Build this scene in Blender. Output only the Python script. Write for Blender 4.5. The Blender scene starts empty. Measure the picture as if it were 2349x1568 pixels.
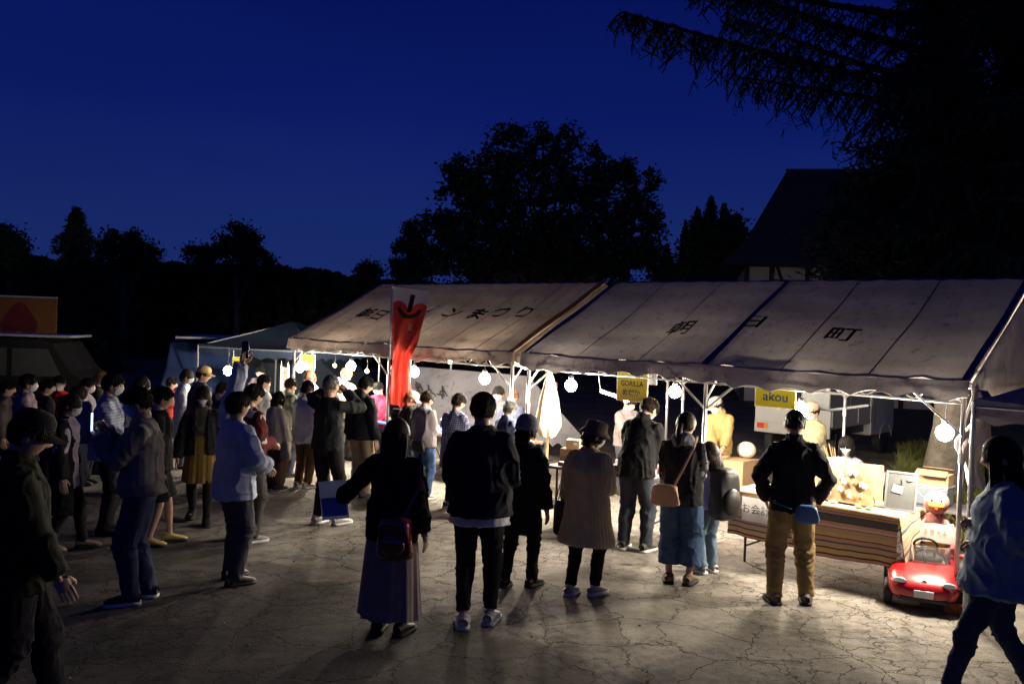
import bpy, math, random
import numpy as np
from mathutils import Vector, Matrix
random.seed(7); RNG = np.random.default_rng(7)
S = bpy.context.scene
C = S.collection
R = math.radians
# ------------------------------------------------------------------ camera
F = 2050.0                       # focal length in units of a 2349 wide picture
CX, CY = 1174.5, 784.0
CAM_H = 2.25
cam_d = bpy.data.cameras.new('camera'); cam = bpy.data.objects.new('camera', cam_d); C.objects.link(cam)
cam_d.sensor_width = 23.5; cam_d.lens = 23.5 * F / 2349.0
cam_d.clip_start = 0.1; cam_d.clip_end = 2000
_p = math.atan(38.0 / F); _r = math.atan(0.035)
_f = Vector((0, math.cos(_p), -math.sin(_p))); _u0 = Vector((0, math.sin(_p), math.cos(_p))); _r0 = Vector((1, 0, 0))
_u = _u0 * math.cos(_r) - _r0 * math.sin(_r); _rt = _r0 * math.cos(_r) + _u0 * math.sin(_r)
cam.matrix_world = Matrix(((_rt.x, _u.x, -_f.x, 0), (_rt.y, _u.y, -_f.y, 0), (_rt.z, _u.z, -_f.z, CAM_H), (0, 0, 0, 1)))
S.camera = cam
# ------------------------------------------------------------------ world: sky well after sunset
w = bpy.data.worlds.new('World'); S.world = w; w.use_nodes = True
nt = w.node_tree; bg = nt.nodes['Background']
sky = nt.nodes.new('ShaderNodeTexSky'); sky.sky_type = 'NISHITA'; sky.sun_disc = False
sky.sun_elevation = R(-3.0); sky.sun_rotation = R(-60); sky.ozone_density = 6.0; sky.dust_density = 0.3; sky.altitude = 300
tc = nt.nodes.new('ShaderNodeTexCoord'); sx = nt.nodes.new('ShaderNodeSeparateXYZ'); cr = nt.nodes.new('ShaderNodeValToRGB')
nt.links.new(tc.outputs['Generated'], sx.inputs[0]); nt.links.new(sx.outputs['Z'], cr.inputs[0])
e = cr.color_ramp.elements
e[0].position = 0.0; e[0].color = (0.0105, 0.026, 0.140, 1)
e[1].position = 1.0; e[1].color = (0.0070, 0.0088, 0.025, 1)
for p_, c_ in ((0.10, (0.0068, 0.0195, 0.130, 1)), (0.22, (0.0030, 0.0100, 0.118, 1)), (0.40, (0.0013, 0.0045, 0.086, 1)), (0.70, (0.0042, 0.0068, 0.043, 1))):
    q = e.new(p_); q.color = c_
mx = nt.nodes.new('ShaderNodeMix'); mx.data_type = 'RGBA'; mx.blend_type = 'ADD'; mx.inputs['Factor'].default_value = 0.006
cn = nt.nodes.new('ShaderNodeTexNoise'); cn.inputs['Scale'].default_value = 1.6; cn.inputs['Detail'].default_value = 5
cmp_ = nt.nodes.new('ShaderNodeMapping'); cmp_.inputs['Scale'].default_value = (1, 1, 4); nt.links.new(tc.outputs['Generated'], cmp_.inputs[0]); nt.links.new(cmp_.outputs[0], cn.inputs['Vector'])
crr = nt.nodes.new('ShaderNodeValToRGB'); crr.color_ramp.elements[0].position = .3; crr.color_ramp.elements[0].color = (.86, .86, .88, 1); crr.color_ramp.elements[1].position = .75; crr.color_ramp.elements[1].color = (1.18, 1.16, 1.08, 1); nt.links.new(cn.outputs[0], crr.inputs[0])
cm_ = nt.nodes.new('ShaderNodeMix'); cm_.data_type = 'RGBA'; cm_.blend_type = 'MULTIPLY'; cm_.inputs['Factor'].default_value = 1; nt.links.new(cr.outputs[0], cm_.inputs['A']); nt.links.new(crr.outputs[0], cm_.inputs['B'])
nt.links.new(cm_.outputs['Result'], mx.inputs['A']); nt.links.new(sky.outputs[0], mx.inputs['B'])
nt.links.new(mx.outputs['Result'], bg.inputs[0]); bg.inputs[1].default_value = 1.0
S.view_settings.view_transform = 'Standard'; S.view_settings.look = 'None'; S.view_settings.exposure = 0.0; S.view_settings.gamma = 1.0
S.view_settings.use_curve_mapping = False
S.cycles.use_denoising = True; S.cycles.max_bounces = 6; S.cycles.diffuse_bounces = 3; S.cycles.transparent_max_bounces = 8
S.cycles.sample_clamp_indirect = 4.0
LAMP_W = 345.0
# ------------------------------------------------------------------ picture -> world helpers
def ray(x, y):
    return _f + _rt * ((x - CX) / F) + _u * ((CY - y) / F)
def P(x, y, d):
    v = ray(x, y); k = d / v.y
    return Vector((v.x * k, d, CAM_H + v.z * k))
def G(x, y, z=0.0):
    v = ray(x, y); k = (z - CAM_H) / v.z
    return Vector((v.x * k, v.y * k, z))
def yof(v):
    q = v - Vector((0, 0, CAM_H)); f = q.dot(_f)
    return CX + F * q.dot(_rt) / f, CY - F * q.dot(_u) / f
# ------------------------------------------------------------------ scene bookkeeping
def tag(o, label=None, cat=None, group=None, kind=None, category=None):
    cat = cat or category
    if label: o['label'] = label
    if cat: o['category'] = cat
    if group: o['group'] = group
    if kind: o['kind'] = kind
    return o
def empty(name, loc=(0, 0, 0), rz=0.0, label=None, cat=None, group=None, scale=1.0):
    o = bpy.data.objects.new(name, None); C.objects.link(o); o.location = loc; o.rotation_euler = (0, 0, rz)
    o.scale = (scale,) * 3; o.empty_display_size = 0.1
    return tag(o, label, cat, group)
def link(name, me, mats, parent=None, smooth=False, loc=None):
    o = bpy.data.objects.new(name, me); C.objects.link(o)
    if not isinstance(mats, (list, tuple)): mats = [mats]
    if not me.materials:
        for m in mats: me.materials.append(m)
    if parent: o.parent = parent
    if loc is not None: o.location = loc
    if smooth and len(me.polygons): me.polygons.foreach_set('use_smooth', np.ones(len(me.polygons), bool))
    return o
def copy_tree(o, parent=None):
    c = o.copy(); C.objects.link(c); c.parent = parent
    for ch in list(o.children): copy_tree(ch, c)
    return c
class MB:
    """collects simple shapes into one mesh"""
    def __init__(s): s.v = []; s.f = []; s.m = []; s.mi = 0
    def add(s, vs, fs, mi=None):
        o = len(s.v); s.v += [tuple(v) for v in vs]; s.f += [tuple(i + o for i in f) for f in fs]
        s.m += [s.mi if mi is None else mi] * len(fs); return s
    def box(s, c, size, rz=0, M=None, taper=1.0, mi=None, rx=0):
        hx, hy, hz = size[0] / 2, size[1] / 2, size[2] / 2
        M = M or (Matrix.Translation(c) @ Matrix.Rotation(rz, 4, 'Z') @ Matrix.Rotation(rx, 4, 'X'))
        vs = []
        for z, t in ((-hz, 1), (hz, taper)):
            for x, y in ((-hx, -hy), (hx, -hy), (hx, hy), (-hx, hy)): vs.append(M @ Vector((x * t, y * t, z)))
        return s.add(vs, [(3, 2, 1, 0), (4, 5, 6, 7), (0, 1, 5, 4), (1, 2, 6, 5), (2, 3, 7, 6), (3, 0, 4, 7)], mi)
    def tube(s, pts, r, n=8, mi=None, flat=1.0, cap=True):
        v, f = tube(pts, r, n, flat, cap); return s.add(v, f, mi)
    def lathe(s, prof, c=(0, 0, 0), n=16, M=None, mi=None, sy=1.0):
        M = M or Matrix.Translation(c); vs = []; fs = []
        for r_, z in prof:
            for k in range(n):
                a = 2 * math.pi * k / n; vs.append(M @ Vector((r_ * math.cos(a), r_ * math.sin(a) * sy, z)))
        for i in range(len(prof) - 1):
            for k in range(n):
                k2 = (k + 1) % n; fs.append((i * n + k, i * n + k2, (i + 1) * n + k2, (i + 1) * n + k))
        fs.append(tuple(range(n - 1, -1, -1))); fs.append(tuple((len(prof) - 1) * n + k for k in range(n)))
        return s.add(vs, fs, mi)
    def ell(s, c, rad, n=14, m=9, M=None, mi=None):
        M = M or Matrix.Translation(c)
        prof = [(math.sin(math.pi * i / m), -math.cos(math.pi * i / m)) for i in range(m + 1)]
        prof[0] = (0.02, -1); prof[-1] = (0.02, 1)
        return s.lathe(prof, n=n, M=M @ Matrix.Diagonal((rad[0], rad[1], rad[2], 1)), mi=mi)
    def mesh(s, name):
        me = bpy.data.meshes.new(name); me.from_pydata(s.v, [], s.f); 
        if any(s.m): me.polygons.foreach_set('material_index', s.m)
        me.update(); return me
    def build(s, name, mats, parent=None, smooth=False, loc=None, bevel=0.0, **kw):
        o = link(name, s.mesh(name), mats, parent, smooth, loc)
        if any(s.m): o.data.polygons.foreach_set('material_index', s.m)
        if bevel:
            b = o.modifiers.new('bevel', 'BEVEL'); b.width = bevel; b.segments = 2; b.limit_method = 'ANGLE'; b.angle_limit = R(50)
        if kw: tag(o, **kw)
        return o
def tube(pts, r, n=8, flat=1.0, cap=True):
    pts = [Vector(p) for p in pts]; m = len(pts)
    if not isinstance(r, (list, tuple)): r = [r] * m
    vs = []; fs = []; ref = None
    for i in range(m):
        t = (pts[min(i + 1, m - 1)] - pts[max(i - 1, 0)])
        t = t.normalized() if t.length > 1e-9 else Vector((0, 0, 1))
        if ref is None:
            a = Vector((1, 0, 0)) if abs(t.x) < 0.8 else Vector((0, 1, 0)); ref = (a - t * a.dot(t)).normalized()
        else:
            ref = ref - t * ref.dot(t); ref = ref.normalized() if ref.length > 1e-6 else t.orthogonal().normalized()
        b = t.cross(ref)
        for k in range(n):
            a = 2 * math.pi * k / n; vs.append(pts[i] + (ref * math.cos(a) + b * math.sin(a) * flat) * r[i])
    for i in range(m - 1):
        for k in range(n):
            k2 = (k + 1) % n; fs.append((i * n + k, i * n + k2, (i + 1) * n + k2, (i + 1) * n + k))
    if cap: fs.append(tuple(range(n - 1, -1, -1))); fs.append(tuple((m - 1) * n + k for k in range(n)))
    return vs, fs
def npmesh(name, V, Q, uv=None):
    """fast mesh from numpy verts and equal sized faces"""
    V = np.asarray(V, np.float32); Q = np.asarray(Q, np.int32); k = Q.shape[1]
    me = bpy.data.meshes.new(name); me.vertices.add(len(V)); me.vertices.foreach_set('co', V.ravel())
    me.loops.add(Q.size); me.loops.foreach_set('vertex_index', Q.ravel())
    me.polygons.add(len(Q)); me.polygons.foreach_set('loop_start', np.arange(len(Q), dtype=np.int32) * k)
    if uv is not None:
        l = me.uv_layers.new(name='UVMap'); l.data.foreach_set('uv', np.asarray(uv, np.float32)[Q.ravel()].ravel())
    me.update(calc_edges=True); return me
def grid_faces(nu, nv):
    i, j = np.meshgrid(np.arange(nu - 1), np.arange(nv - 1), indexing='ij'); a = (i * nv + j).ravel()
    return np.stack([a, a + nv, a + nv + 1, a + 1], 1)
def surf(name, fn, nu, nv, mat, parent=None, smooth=True, **kw):
    U, Vv = np.meshgrid(np.linspace(0, 1, nu), np.linspace(0, 1, nv), indexing='ij')
    X, Y, Z = fn(U, Vv)
    V = np.stack([X.ravel(), Y.ravel(), Z.ravel()], 1)
    me = npmesh(name, V, grid_faces(nu, nv), uv=np.stack([U.ravel(), Vv.ravel()], 1))
    o = link(name, me, mat, parent, smooth)
    if kw: tag(o, **kw)
    return o
def _h(ix, iy, iz):
    n = (ix * 374761393 + iy * 668265263 + iz * 1274126177) & 0xffffffff
    n = ((n ^ (n >> 13)) * 1274126177) & 0xffffffff
    return ((n ^ (n >> 16)) & 0xffff) / 32767.5 - 1.0
def noise3(p):
    p = np.asarray(p, float); i = np.floor(p).astype(np.int64); f = p - i; f = f * f * (3 - 2 * f); r = 0
    for a in (0, 1):
        for b in (0, 1):
            for c in (0, 1):
                wgt = (f[:, 0] if a else 1 - f[:, 0]) * (f[:, 1] if b else 1 - f[:, 1]) * (f[:, 2] if c else 1 - f[:, 2])
                r = r + wgt * _h(i[:, 0] + a, i[:, 1] + b, i[:, 2] + c)
    return r
# ------------------------------------------------------------------ materials
_M = {}
def mat(name, col, rough=0.8, var=0.15, vscale=6.0, bump=0.0, bscale=40.0, metal=0.0, spec=0.3, emit=None, es=0.0, trans=0.0, sub=0.0, coat=0.0, alpha=1.0):
    if name in _M: return _M[name]
    m = bpy.data.materials.new(name); m.use_nodes = True; t = m.node_tree; b = t.nodes['Principled BSDF']
    b.inputs['Roughness'].default_value = rough; b.inputs['Metallic'].default_value = metal
    b.inputs['Specular IOR Level'].default_value = spec; b.inputs['Coat Weight'].default_value = coat
    tcn = t.nodes.new('ShaderNodeTexCoord'); nz = t.nodes.new('ShaderNodeTexNoise'); nz.inputs['Scale'].default_value = vscale
    nz.inputs['Detail'].default_value = 5.0; nz.inputs['Roughness'].default_value = 0.62
    t.links.new(tcn.outputs['Object'], nz.inputs['Vector'])
    r = t.nodes.new('ShaderNodeValToRGB'); r.color_ramp.elements[0].position = 0.3; r.color_ramp.elements[1].position = 0.7
    r.color_ramp.elements[0].color = tuple(max(0, c * (1 - var)) for c in col) + (1,)
    r.color_ramp.elements[1].color = tuple(min(1, c * (1 + var)) for c in col) + (1,)
    t.links.new(nz.outputs[0], r.inputs[0]); t.links.new(r.outputs[0], b.inputs['Base Color'])
    if bump:
        n2 = t.nodes.new('ShaderNodeTexNoise'); n2.inputs['Scale'].default_value = bscale; n2.inputs['Detail'].default_value = 6.0
        t.links.new(tcn.outputs['Object'], n2.inputs['Vector'])
        bp = t.nodes.new('ShaderNodeBump'); bp.inputs['Strength'].default_value = bump; bp.inputs['Distance'].default_value = 0.006
        t.links.new(n2.outputs[0], bp.inputs['Height']); t.links.new(bp.outputs[0], b.inputs['Normal'])
    if emit: b.inputs['Emission Color'].default_value = tuple(emit) + (1,); b.inputs['Emission Strength'].default_value = es
    if trans:
        tr = t.nodes.new('ShaderNodeBsdfTranslucent'); t.links.new(r.outputs[0], tr.inputs[0])
        ms = t.nodes.new('ShaderNodeMixShader'); ms.inputs[0].default_value = trans
        t.links.new(b.outputs[0], ms.inputs[1]); t.links.new(tr.outputs[0], ms.inputs[2])
        t.links.new(ms.outputs[0], t.nodes['Material Output'].inputs[0])
    if alpha < 1: b.inputs['Transmission Weight'].default_value = 1 - alpha; b.inputs['IOR'].default_value = 1.3
    _M[name] = m; return m
def cloth(col, name=None, rough=0.9, bump=0.5, var=0.18):
    return mat(name or 'cloth_%02x%02x%02x' % tuple(int(min(1, c) * 255) for c in col), col, rough, var, 9.0, bump, 55.0, spec=0.15)
def setramp(r, stops, const=False):
    if const: r.color_ramp.interpolation = 'CONSTANT'
    e = r.color_ramp.elements
    while len(e) > 1: e.remove(e[-1])
    e[0].position = stops[0][0]; e[0].color = tuple(stops[0][1]) + (1,)
    for p_, c_ in stops[1:]:
        q = e.new(p_); q.color = tuple(c_) + (1,)
_txt = {}
def text_verts(body, bold=0.0, align='CENTER'):
    cu = bpy.data.curves.new('t', 'FONT'); cu.body = body; cu.size = 1.0; cu.align_x = align; cu.align_y = 'CENTER'; cu.offset = bold
    cu.resolution_u = 3
    o = bpy.data.objects.new('t', cu); C.objects.link(o)
    dg = bpy.context.evaluated_depsgraph_get(); me = bpy.data.meshes.new_from_object(o.evaluated_get(dg))
    V = [v.co.copy() for v in me.vertices]; Fc = [tuple(p.vertices) for p in me.polygons]
    bpy.data.objects.remove(o); bpy.data.curves.remove(cu); bpy.data.meshes.remove(me)
    return V, Fc
def letters(body, fn, size, m, parent, name='lettering', bold=0.0, sx=1.0):
    """flat print laid over a surface; fn(x, y) gives the 3D point"""
    V, Fc = text_verts(body, bold)
    me = bpy.data.meshes.new(name); me.from_pydata([fn(v.x * size * sx, v.y * size) for v in V], [], Fc); me.update()
    return link(name, me, m, parent)
def strokes(fn, n, size, m, parent, seed=1, vertical=False, name='lettering', fat=.09):
    rg = random.Random(seed); vs = []; fs = []
    for i in range(n):
        cx, cy = (0, (n - 1) / 2 * size - i * size) if vertical else ((i - (n - 1) / 2) * size, 0)
        for k in range(6):
            x, y = cx + rg.uniform(-.24, .24) * size, cy + rg.uniform(-.30, .30) * size; hz = k % 2 == 0; L_ = rg.uniform(.25, .62) * size; t_ = fat * size * rg.uniform(.7, 1.1) * .5; sl_ = rg.uniform(-.12, .12) * size
            a, b_ = ((x - L_ / 2, y - sl_), (x + L_ / 2, y + sl_)) if hz else ((x - sl_, y - L_ / 2), (x + sl_, y + L_ / 2)); d_ = (0, t_) if hz else (t_, 0); o = len(vs)
            z_ = k * .0004
            for px_, py_ in ((a[0] - d_[0], a[1] - d_[1]), (b_[0] - d_[0], b_[1] - d_[1]), (b_[0] + d_[0], b_[1] + d_[1]), (a[0] + d_[0], a[1] + d_[1])):
                q = fn(px_, py_); vs.append((q[0], q[1] - z_, q[2] + z_))
            fs.append((o, o + 1, o + 2, o + 3) if hz else (o, o + 3, o + 2, o + 1))
    me = bpy.data.meshes.new(name); me.from_pydata(vs, [], fs); me.update(); return link(name, me, m, parent)
# common materials
M_steel = mat('galvanised_pipe', (0.40, 0.40, 0.41), 0.4, 0.15, 12, 0.15, 60, metal=0.7, spec=0.5)
M_black = mat('black_plastic', (0.02, 0.02, 0.022), 0.5, 0.2, 8)
M_ink = mat('black_ink', (0.012, 0.012, 0.014), 0.7, 0.3, 20)
M_white = mat('white_paint', (0.72, 0.72, 0.7), 0.45, 0.06, 4)
M_paper = mat('white_paper', (0.78, 0.77, 0.74), 0.8, 0.04, 5, trans=0.25)
M_card = mat('cardboard', (0.30, 0.20, 0.115), 0.85, 0.12, 5, 0.3, 30)
M_wood = mat('pale_wood', (0.38, 0.26, 0.14), 0.6, 0.2, 7, 0.2, 30)
M_bark = mat('bark', (0.13, 0.10, 0.08), 0.95, 0.35, 9, 1.0, 14)
M_glass = mat('dark_glass', (0.02, 0.025, 0.03), 0.05, 0.1, 3, spec=0.6)
M_rub = mat('rubber', (0.02, 0.02, 0.02), 0.8, 0.2, 12)
# ================================================================== ground, verge, hills
def ground_mat():
    m = bpy.data.materials.new('asphalt'); m.use_nodes = True; t = m.node_tree; b = t.nodes['Principled BSDF']; L = t.links.new
    N = lambda k: t.nodes.new('ShaderNode' + k)
    tcn = N('TexCoord')
    def noise(sc, det=6, ro=0.6, src=None):
        n = N('TexNoise'); n.inputs['Scale'].default_value = sc; n.inputs['Detail'].default_value = det; n.inputs['Roughness'].default_value = ro
        L(src or tcn.outputs['Object'], n.inputs['Vector']); return n
    warp = noise(2.2, 5, 0.65); warp2 = noise(9.0, 4, 0.6)
    va = N('VectorMath'); va.operation = 'MULTIPLY_ADD'; L(warp.outputs['Color'], va.inputs[0]); va.inputs[1].default_value = (0.5, 0.5, 0); L(tcn.outputs['Object'], va.inputs[2])
    vb = N('VectorMath'); vb.operation = 'MULTIPLY_ADD'; L(warp2.outputs['Color'], vb.inputs[0]); vb.inputs[1].default_value = (0.10, 0.10, 0); L(va.outputs[0], vb.inputs[2])
    def cracks(sc, w0, w1):
        v = N('TexVoronoi'); v.feature = 'DISTANCE_TO_EDGE'; v.inputs['Scale'].default_value = sc; v.voronoi_dimensions = '2D'
        L(vb.outputs[0], v.inputs['Vector'])
        r = N('MapRange'); r.inputs['From Min'].default_value = w0; r.inputs['From Max'].default_value = w1; L(v.outputs['Distance'], r.inputs['Value']); return r
    c1 = cracks(4.6, 0.003, 0.030); c2 = cracks(1.7, 0.002, 0.015)
    # cracks fade in and out over the yard
    dens = noise(0.55, 3, 0.5); dr = N('MapRange'); dr.inputs['From Min'].default_value = 0.42; dr.inputs['From Max'].default_value = 0.60; L(dens.outputs[0], dr.inputs['Value'])
    inv = N('Math'); inv.operation = 'SUBTRACT'; inv.inputs[0].default_value = 1.0; L(dr.outputs[0], inv.inputs[1])
    mxx = N('Math'); mxx.operation = 'MAXIMUM'; L(c1.outputs[0], mxx.inputs[0]); L(inv.outputs[0], mxx.inputs[1])
    mn = N('Math'); mn.operation = 'MINIMUM'; L(mxx.outputs[0], mn.inputs[0]); L(c2.outputs[0], mn.inputs[1])
    fine = noise(90, 4, 0.7); big = noise(0.9, 6, 0.6); mid = noise(7, 6, 0.7)
    r1 = N('ValToRGB'); setramp(r1, [(0.3, (0.15, 0.136, 0.120)), (0.7, (0.29, 0.266, 0.238))]); L(big.outputs[0], r1.inputs[0])
    r2 = N('ValToRGB'); setramp(r2, [(0.3, (0.5, 0.5, 0.5)), (0.72, (1.3, 1.28, 1.25))]); L(fine.outputs[0], r2.inputs[0])
    r3 = N('ValToRGB'); setramp(r3, [(0.35, (0.7, 0.7, 0.7)), (0.65, (1.1, 1.1, 1.1))]); L(mid.outputs[0], r3.inputs[0])
    def mul(a, b_):
        k = N('Mix'); k.data_type = 'RGBA'; k.blend_type = 'MULTIPLY'; k.inputs['Factor'].default_value = 1; L(a, k.inputs['A']); L(b_, k.inputs['B']); return k.outputs['Result']
    base = mul(mul(r1.outputs[0], r2.outputs[0]), r3.outputs[0])
    # darker asphalt patch at left, widened forward to paint in lamplight falloff, stains elsewhere
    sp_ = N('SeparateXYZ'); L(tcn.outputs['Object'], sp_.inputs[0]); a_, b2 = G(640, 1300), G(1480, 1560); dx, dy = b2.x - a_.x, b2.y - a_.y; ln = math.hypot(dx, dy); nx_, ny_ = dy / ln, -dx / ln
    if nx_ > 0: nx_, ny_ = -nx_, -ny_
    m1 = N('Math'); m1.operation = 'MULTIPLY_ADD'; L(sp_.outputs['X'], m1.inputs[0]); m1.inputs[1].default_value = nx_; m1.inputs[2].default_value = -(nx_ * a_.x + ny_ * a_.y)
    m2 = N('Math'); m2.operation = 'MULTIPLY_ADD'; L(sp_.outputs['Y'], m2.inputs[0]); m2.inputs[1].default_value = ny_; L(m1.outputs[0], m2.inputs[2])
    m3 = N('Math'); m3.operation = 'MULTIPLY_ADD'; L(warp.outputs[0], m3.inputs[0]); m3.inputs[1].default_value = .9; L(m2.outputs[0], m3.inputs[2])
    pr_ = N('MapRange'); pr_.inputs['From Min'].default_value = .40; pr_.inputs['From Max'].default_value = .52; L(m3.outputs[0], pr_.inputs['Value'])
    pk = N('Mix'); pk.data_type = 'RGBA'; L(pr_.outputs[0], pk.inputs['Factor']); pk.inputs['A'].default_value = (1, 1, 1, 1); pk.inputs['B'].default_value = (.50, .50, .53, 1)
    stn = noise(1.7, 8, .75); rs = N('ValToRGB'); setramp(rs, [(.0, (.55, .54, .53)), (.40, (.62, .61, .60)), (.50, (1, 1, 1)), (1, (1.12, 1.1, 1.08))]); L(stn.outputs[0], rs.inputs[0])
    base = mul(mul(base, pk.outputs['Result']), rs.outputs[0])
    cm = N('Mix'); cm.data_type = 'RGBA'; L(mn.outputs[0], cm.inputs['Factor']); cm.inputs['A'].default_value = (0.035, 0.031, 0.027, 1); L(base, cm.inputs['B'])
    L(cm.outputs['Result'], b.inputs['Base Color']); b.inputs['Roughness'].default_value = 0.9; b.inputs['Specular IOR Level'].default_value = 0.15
    h = N('Math'); h.operation = 'MULTIPLY_ADD'; L(fine.outputs[0], h.inputs[0]); h.inputs[1].default_value = 0.12; L(mn.outputs[0], h.inputs[2])
    h2 = N('Math'); h2.operation = 'MULTIPLY_ADD'; L(mid.outputs[0], h2.inputs[0]); h2.inputs[1].default_value = 0.7; L(h.outputs[0], h2.inputs[2])
    bp = N('Bump'); bp.inputs['Strength'].default_value = 0.7; bp.inputs['Distance'].default_value = 0.02; L(h2.outputs[0], bp.inputs['Height']); L(bp.outputs[0], b.inputs['Normal'])
    return m
gm = ground_mat()
MB().add([(-600, -200, 0), (600, -200, 0), (600, 900, 0), (-600, 900, 0)], [(0, 1, 2, 3)]).build('ground', gm, kind='structure')
M_soil = mat('verge_soil', (0.085, 0.09, 0.035), 0.95, 0.4, 3, 0.6, 20)
M_grass = mat('grass_blades', (0.17, 0.18, 0.05), 0.7, 0.35, 2, trans=0.2)
def verge():
    # grass verge behind the right tent, an uneven sheet running off behind the trunk
    pts = [G(1985, 1112), G(2100, 1150), G(2500, 1170), G(3300, 1120), Vector((40, 60, 0)), Vector((9, 60, 0)), Vector((7.5, 15.5, 0)), G(2060, 1066)]
    MB().add([(p.x, p.y, 0.004) for p in pts], [tuple(range(len(pts)))]).build('grass_verge', M_soil, kind='structure')
    n = 34000
    a = RNG.random(n); bx = 4.6 + RNG.random(n) * 6.0; by = 9.8 + RNG.random(n) * 8.0
    ok = (bx > 0.45 * by - 0.2) & (bx < 0.75 * by + 1.5) & (by > 9.7 + 0.6 * noise3(np.stack([bx * 1.5, by * 0, by * 0], 1)))
    d2 = bx * -0.69 + by * 0.724; bx, by = bx[ok], by[ok]; n = len(bx)
    hgt = 0.05 + 0.16 * RNG.random(n) ** 2 + 0.22 * np.clip(noise3(np.stack([bx * 1.1, by * 1.1, by * 0], 1)), 0, 1)
    ang = RNG.random(n) * 6.28; wd = 0.006 + 0.006 * RNG.random(n); ln = hgt * (0.2 + 0.6 * RNG.random(n)); an2 = RNG.random(n) * 6.28
    cx, sx_ = np.cos(ang) * wd, np.sin(ang) * wd; z = np.zeros(n)
    B = np.stack([bx, by, z + 0.003], 1)
    tip = B + np.stack([np.cos(an2) * ln, np.sin(an2) * ln, hgt], 1); midp = B + np.stack([np.cos(an2) * ln * 0.3, np.sin(an2) * ln * 0.3, hgt * 0.6], 1)
    sd = np.stack([cx, sx_, z], 1)
    V = np.concatenate([B - sd, B + sd, midp + sd * 0.8, midp - sd * 0.8, tip], 0)
    i = np.arange(n); T = np.concatenate([np.stack([i, i + n, i + 2 * n], 1), np.stack([i, i + 2 * n, i + 3 * n], 1), np.stack([i + 3 * n, i + 2 * n, i + 4 * n], 1)], 0)
    tag(link('grass', npmesh('grass', V, T), M_grass), 'unmown grass and weeds on the verge around the big trunk', 'grass', kind='stuff')
verge()
def litter():
    n = 1500; x = RNG.uniform(-6, 6, n); y = RNG.uniform(5.2, 15, n); s = .003 + .010 * RNG.random(n) ** 4; B = np.stack([x, y, s * .4], 1); D = RNG.normal(size=(6, n, 3)) * .25
    base = np.array([[1, 0, 0], [-1, 0, 0], [0, 1, 0], [0, -1, 0], [0, 0, .7], [0, 0, -.5]]); V = np.concatenate([B + (base[k] + D[k]) * s[:, None] for k in range(6)]); i = np.arange(n)
    T = np.concatenate([np.stack([i + a * n, i + b * n, i + c * n], 1) for a, b, c in ((0, 2, 4), (2, 1, 4), (1, 3, 4), (3, 0, 4), (2, 0, 5), (1, 2, 5), (3, 1, 5), (0, 3, 5))])
    tag(link('gravel', npmesh('gravel', V, T), mat('grit', (.22, .20, .17), .9, .5, 3)), 'loose grit and small stones scattered over the asphalt', 'gravel', kind='stuff')
litter()
def hill():
    m = mat('wooded_hill', (0.03, 0.04, 0.025), 1.0, 0.5, 0.05, 0.8, 0.4)
    xs = np.linspace(-200, 220, 200); n = len(xs)
    px = [-900, -200, 0, 200, 400, 520, 640, 760, 830, 900, 1100, 1500, 2300, 4000]
    py = [560, 590, 600, 606, 610, 598, 612, 622, 630, 660, 672, 680, 690, 700]
    def fn(U, V):
        x = -260 + U * 560; d = 190 + 60 * V
        top = np.interp(x / 190 * F + CX, px, py) - (CY - 38) - 0.035 * (x / 190 * F)
        hz = 2.25 - top / F * 190 + 1.2 * noise3(np.stack([x.ravel() * .35, x.ravel() * 0, x.ravel() * 0 + 3], 1)).reshape(x.shape)
        prof = np.sin(np.clip(V * 1.9, 0, math.pi / 2)) * (1 - 0.5 * np.clip(V - 0.8, 0, 1))
        return x, 140 + 110 * V, -0.5 + (hz * 1.0 + 0.5) * prof
    surf('hill', fn, 260, 16, m, kind='structure')
hill()
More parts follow.
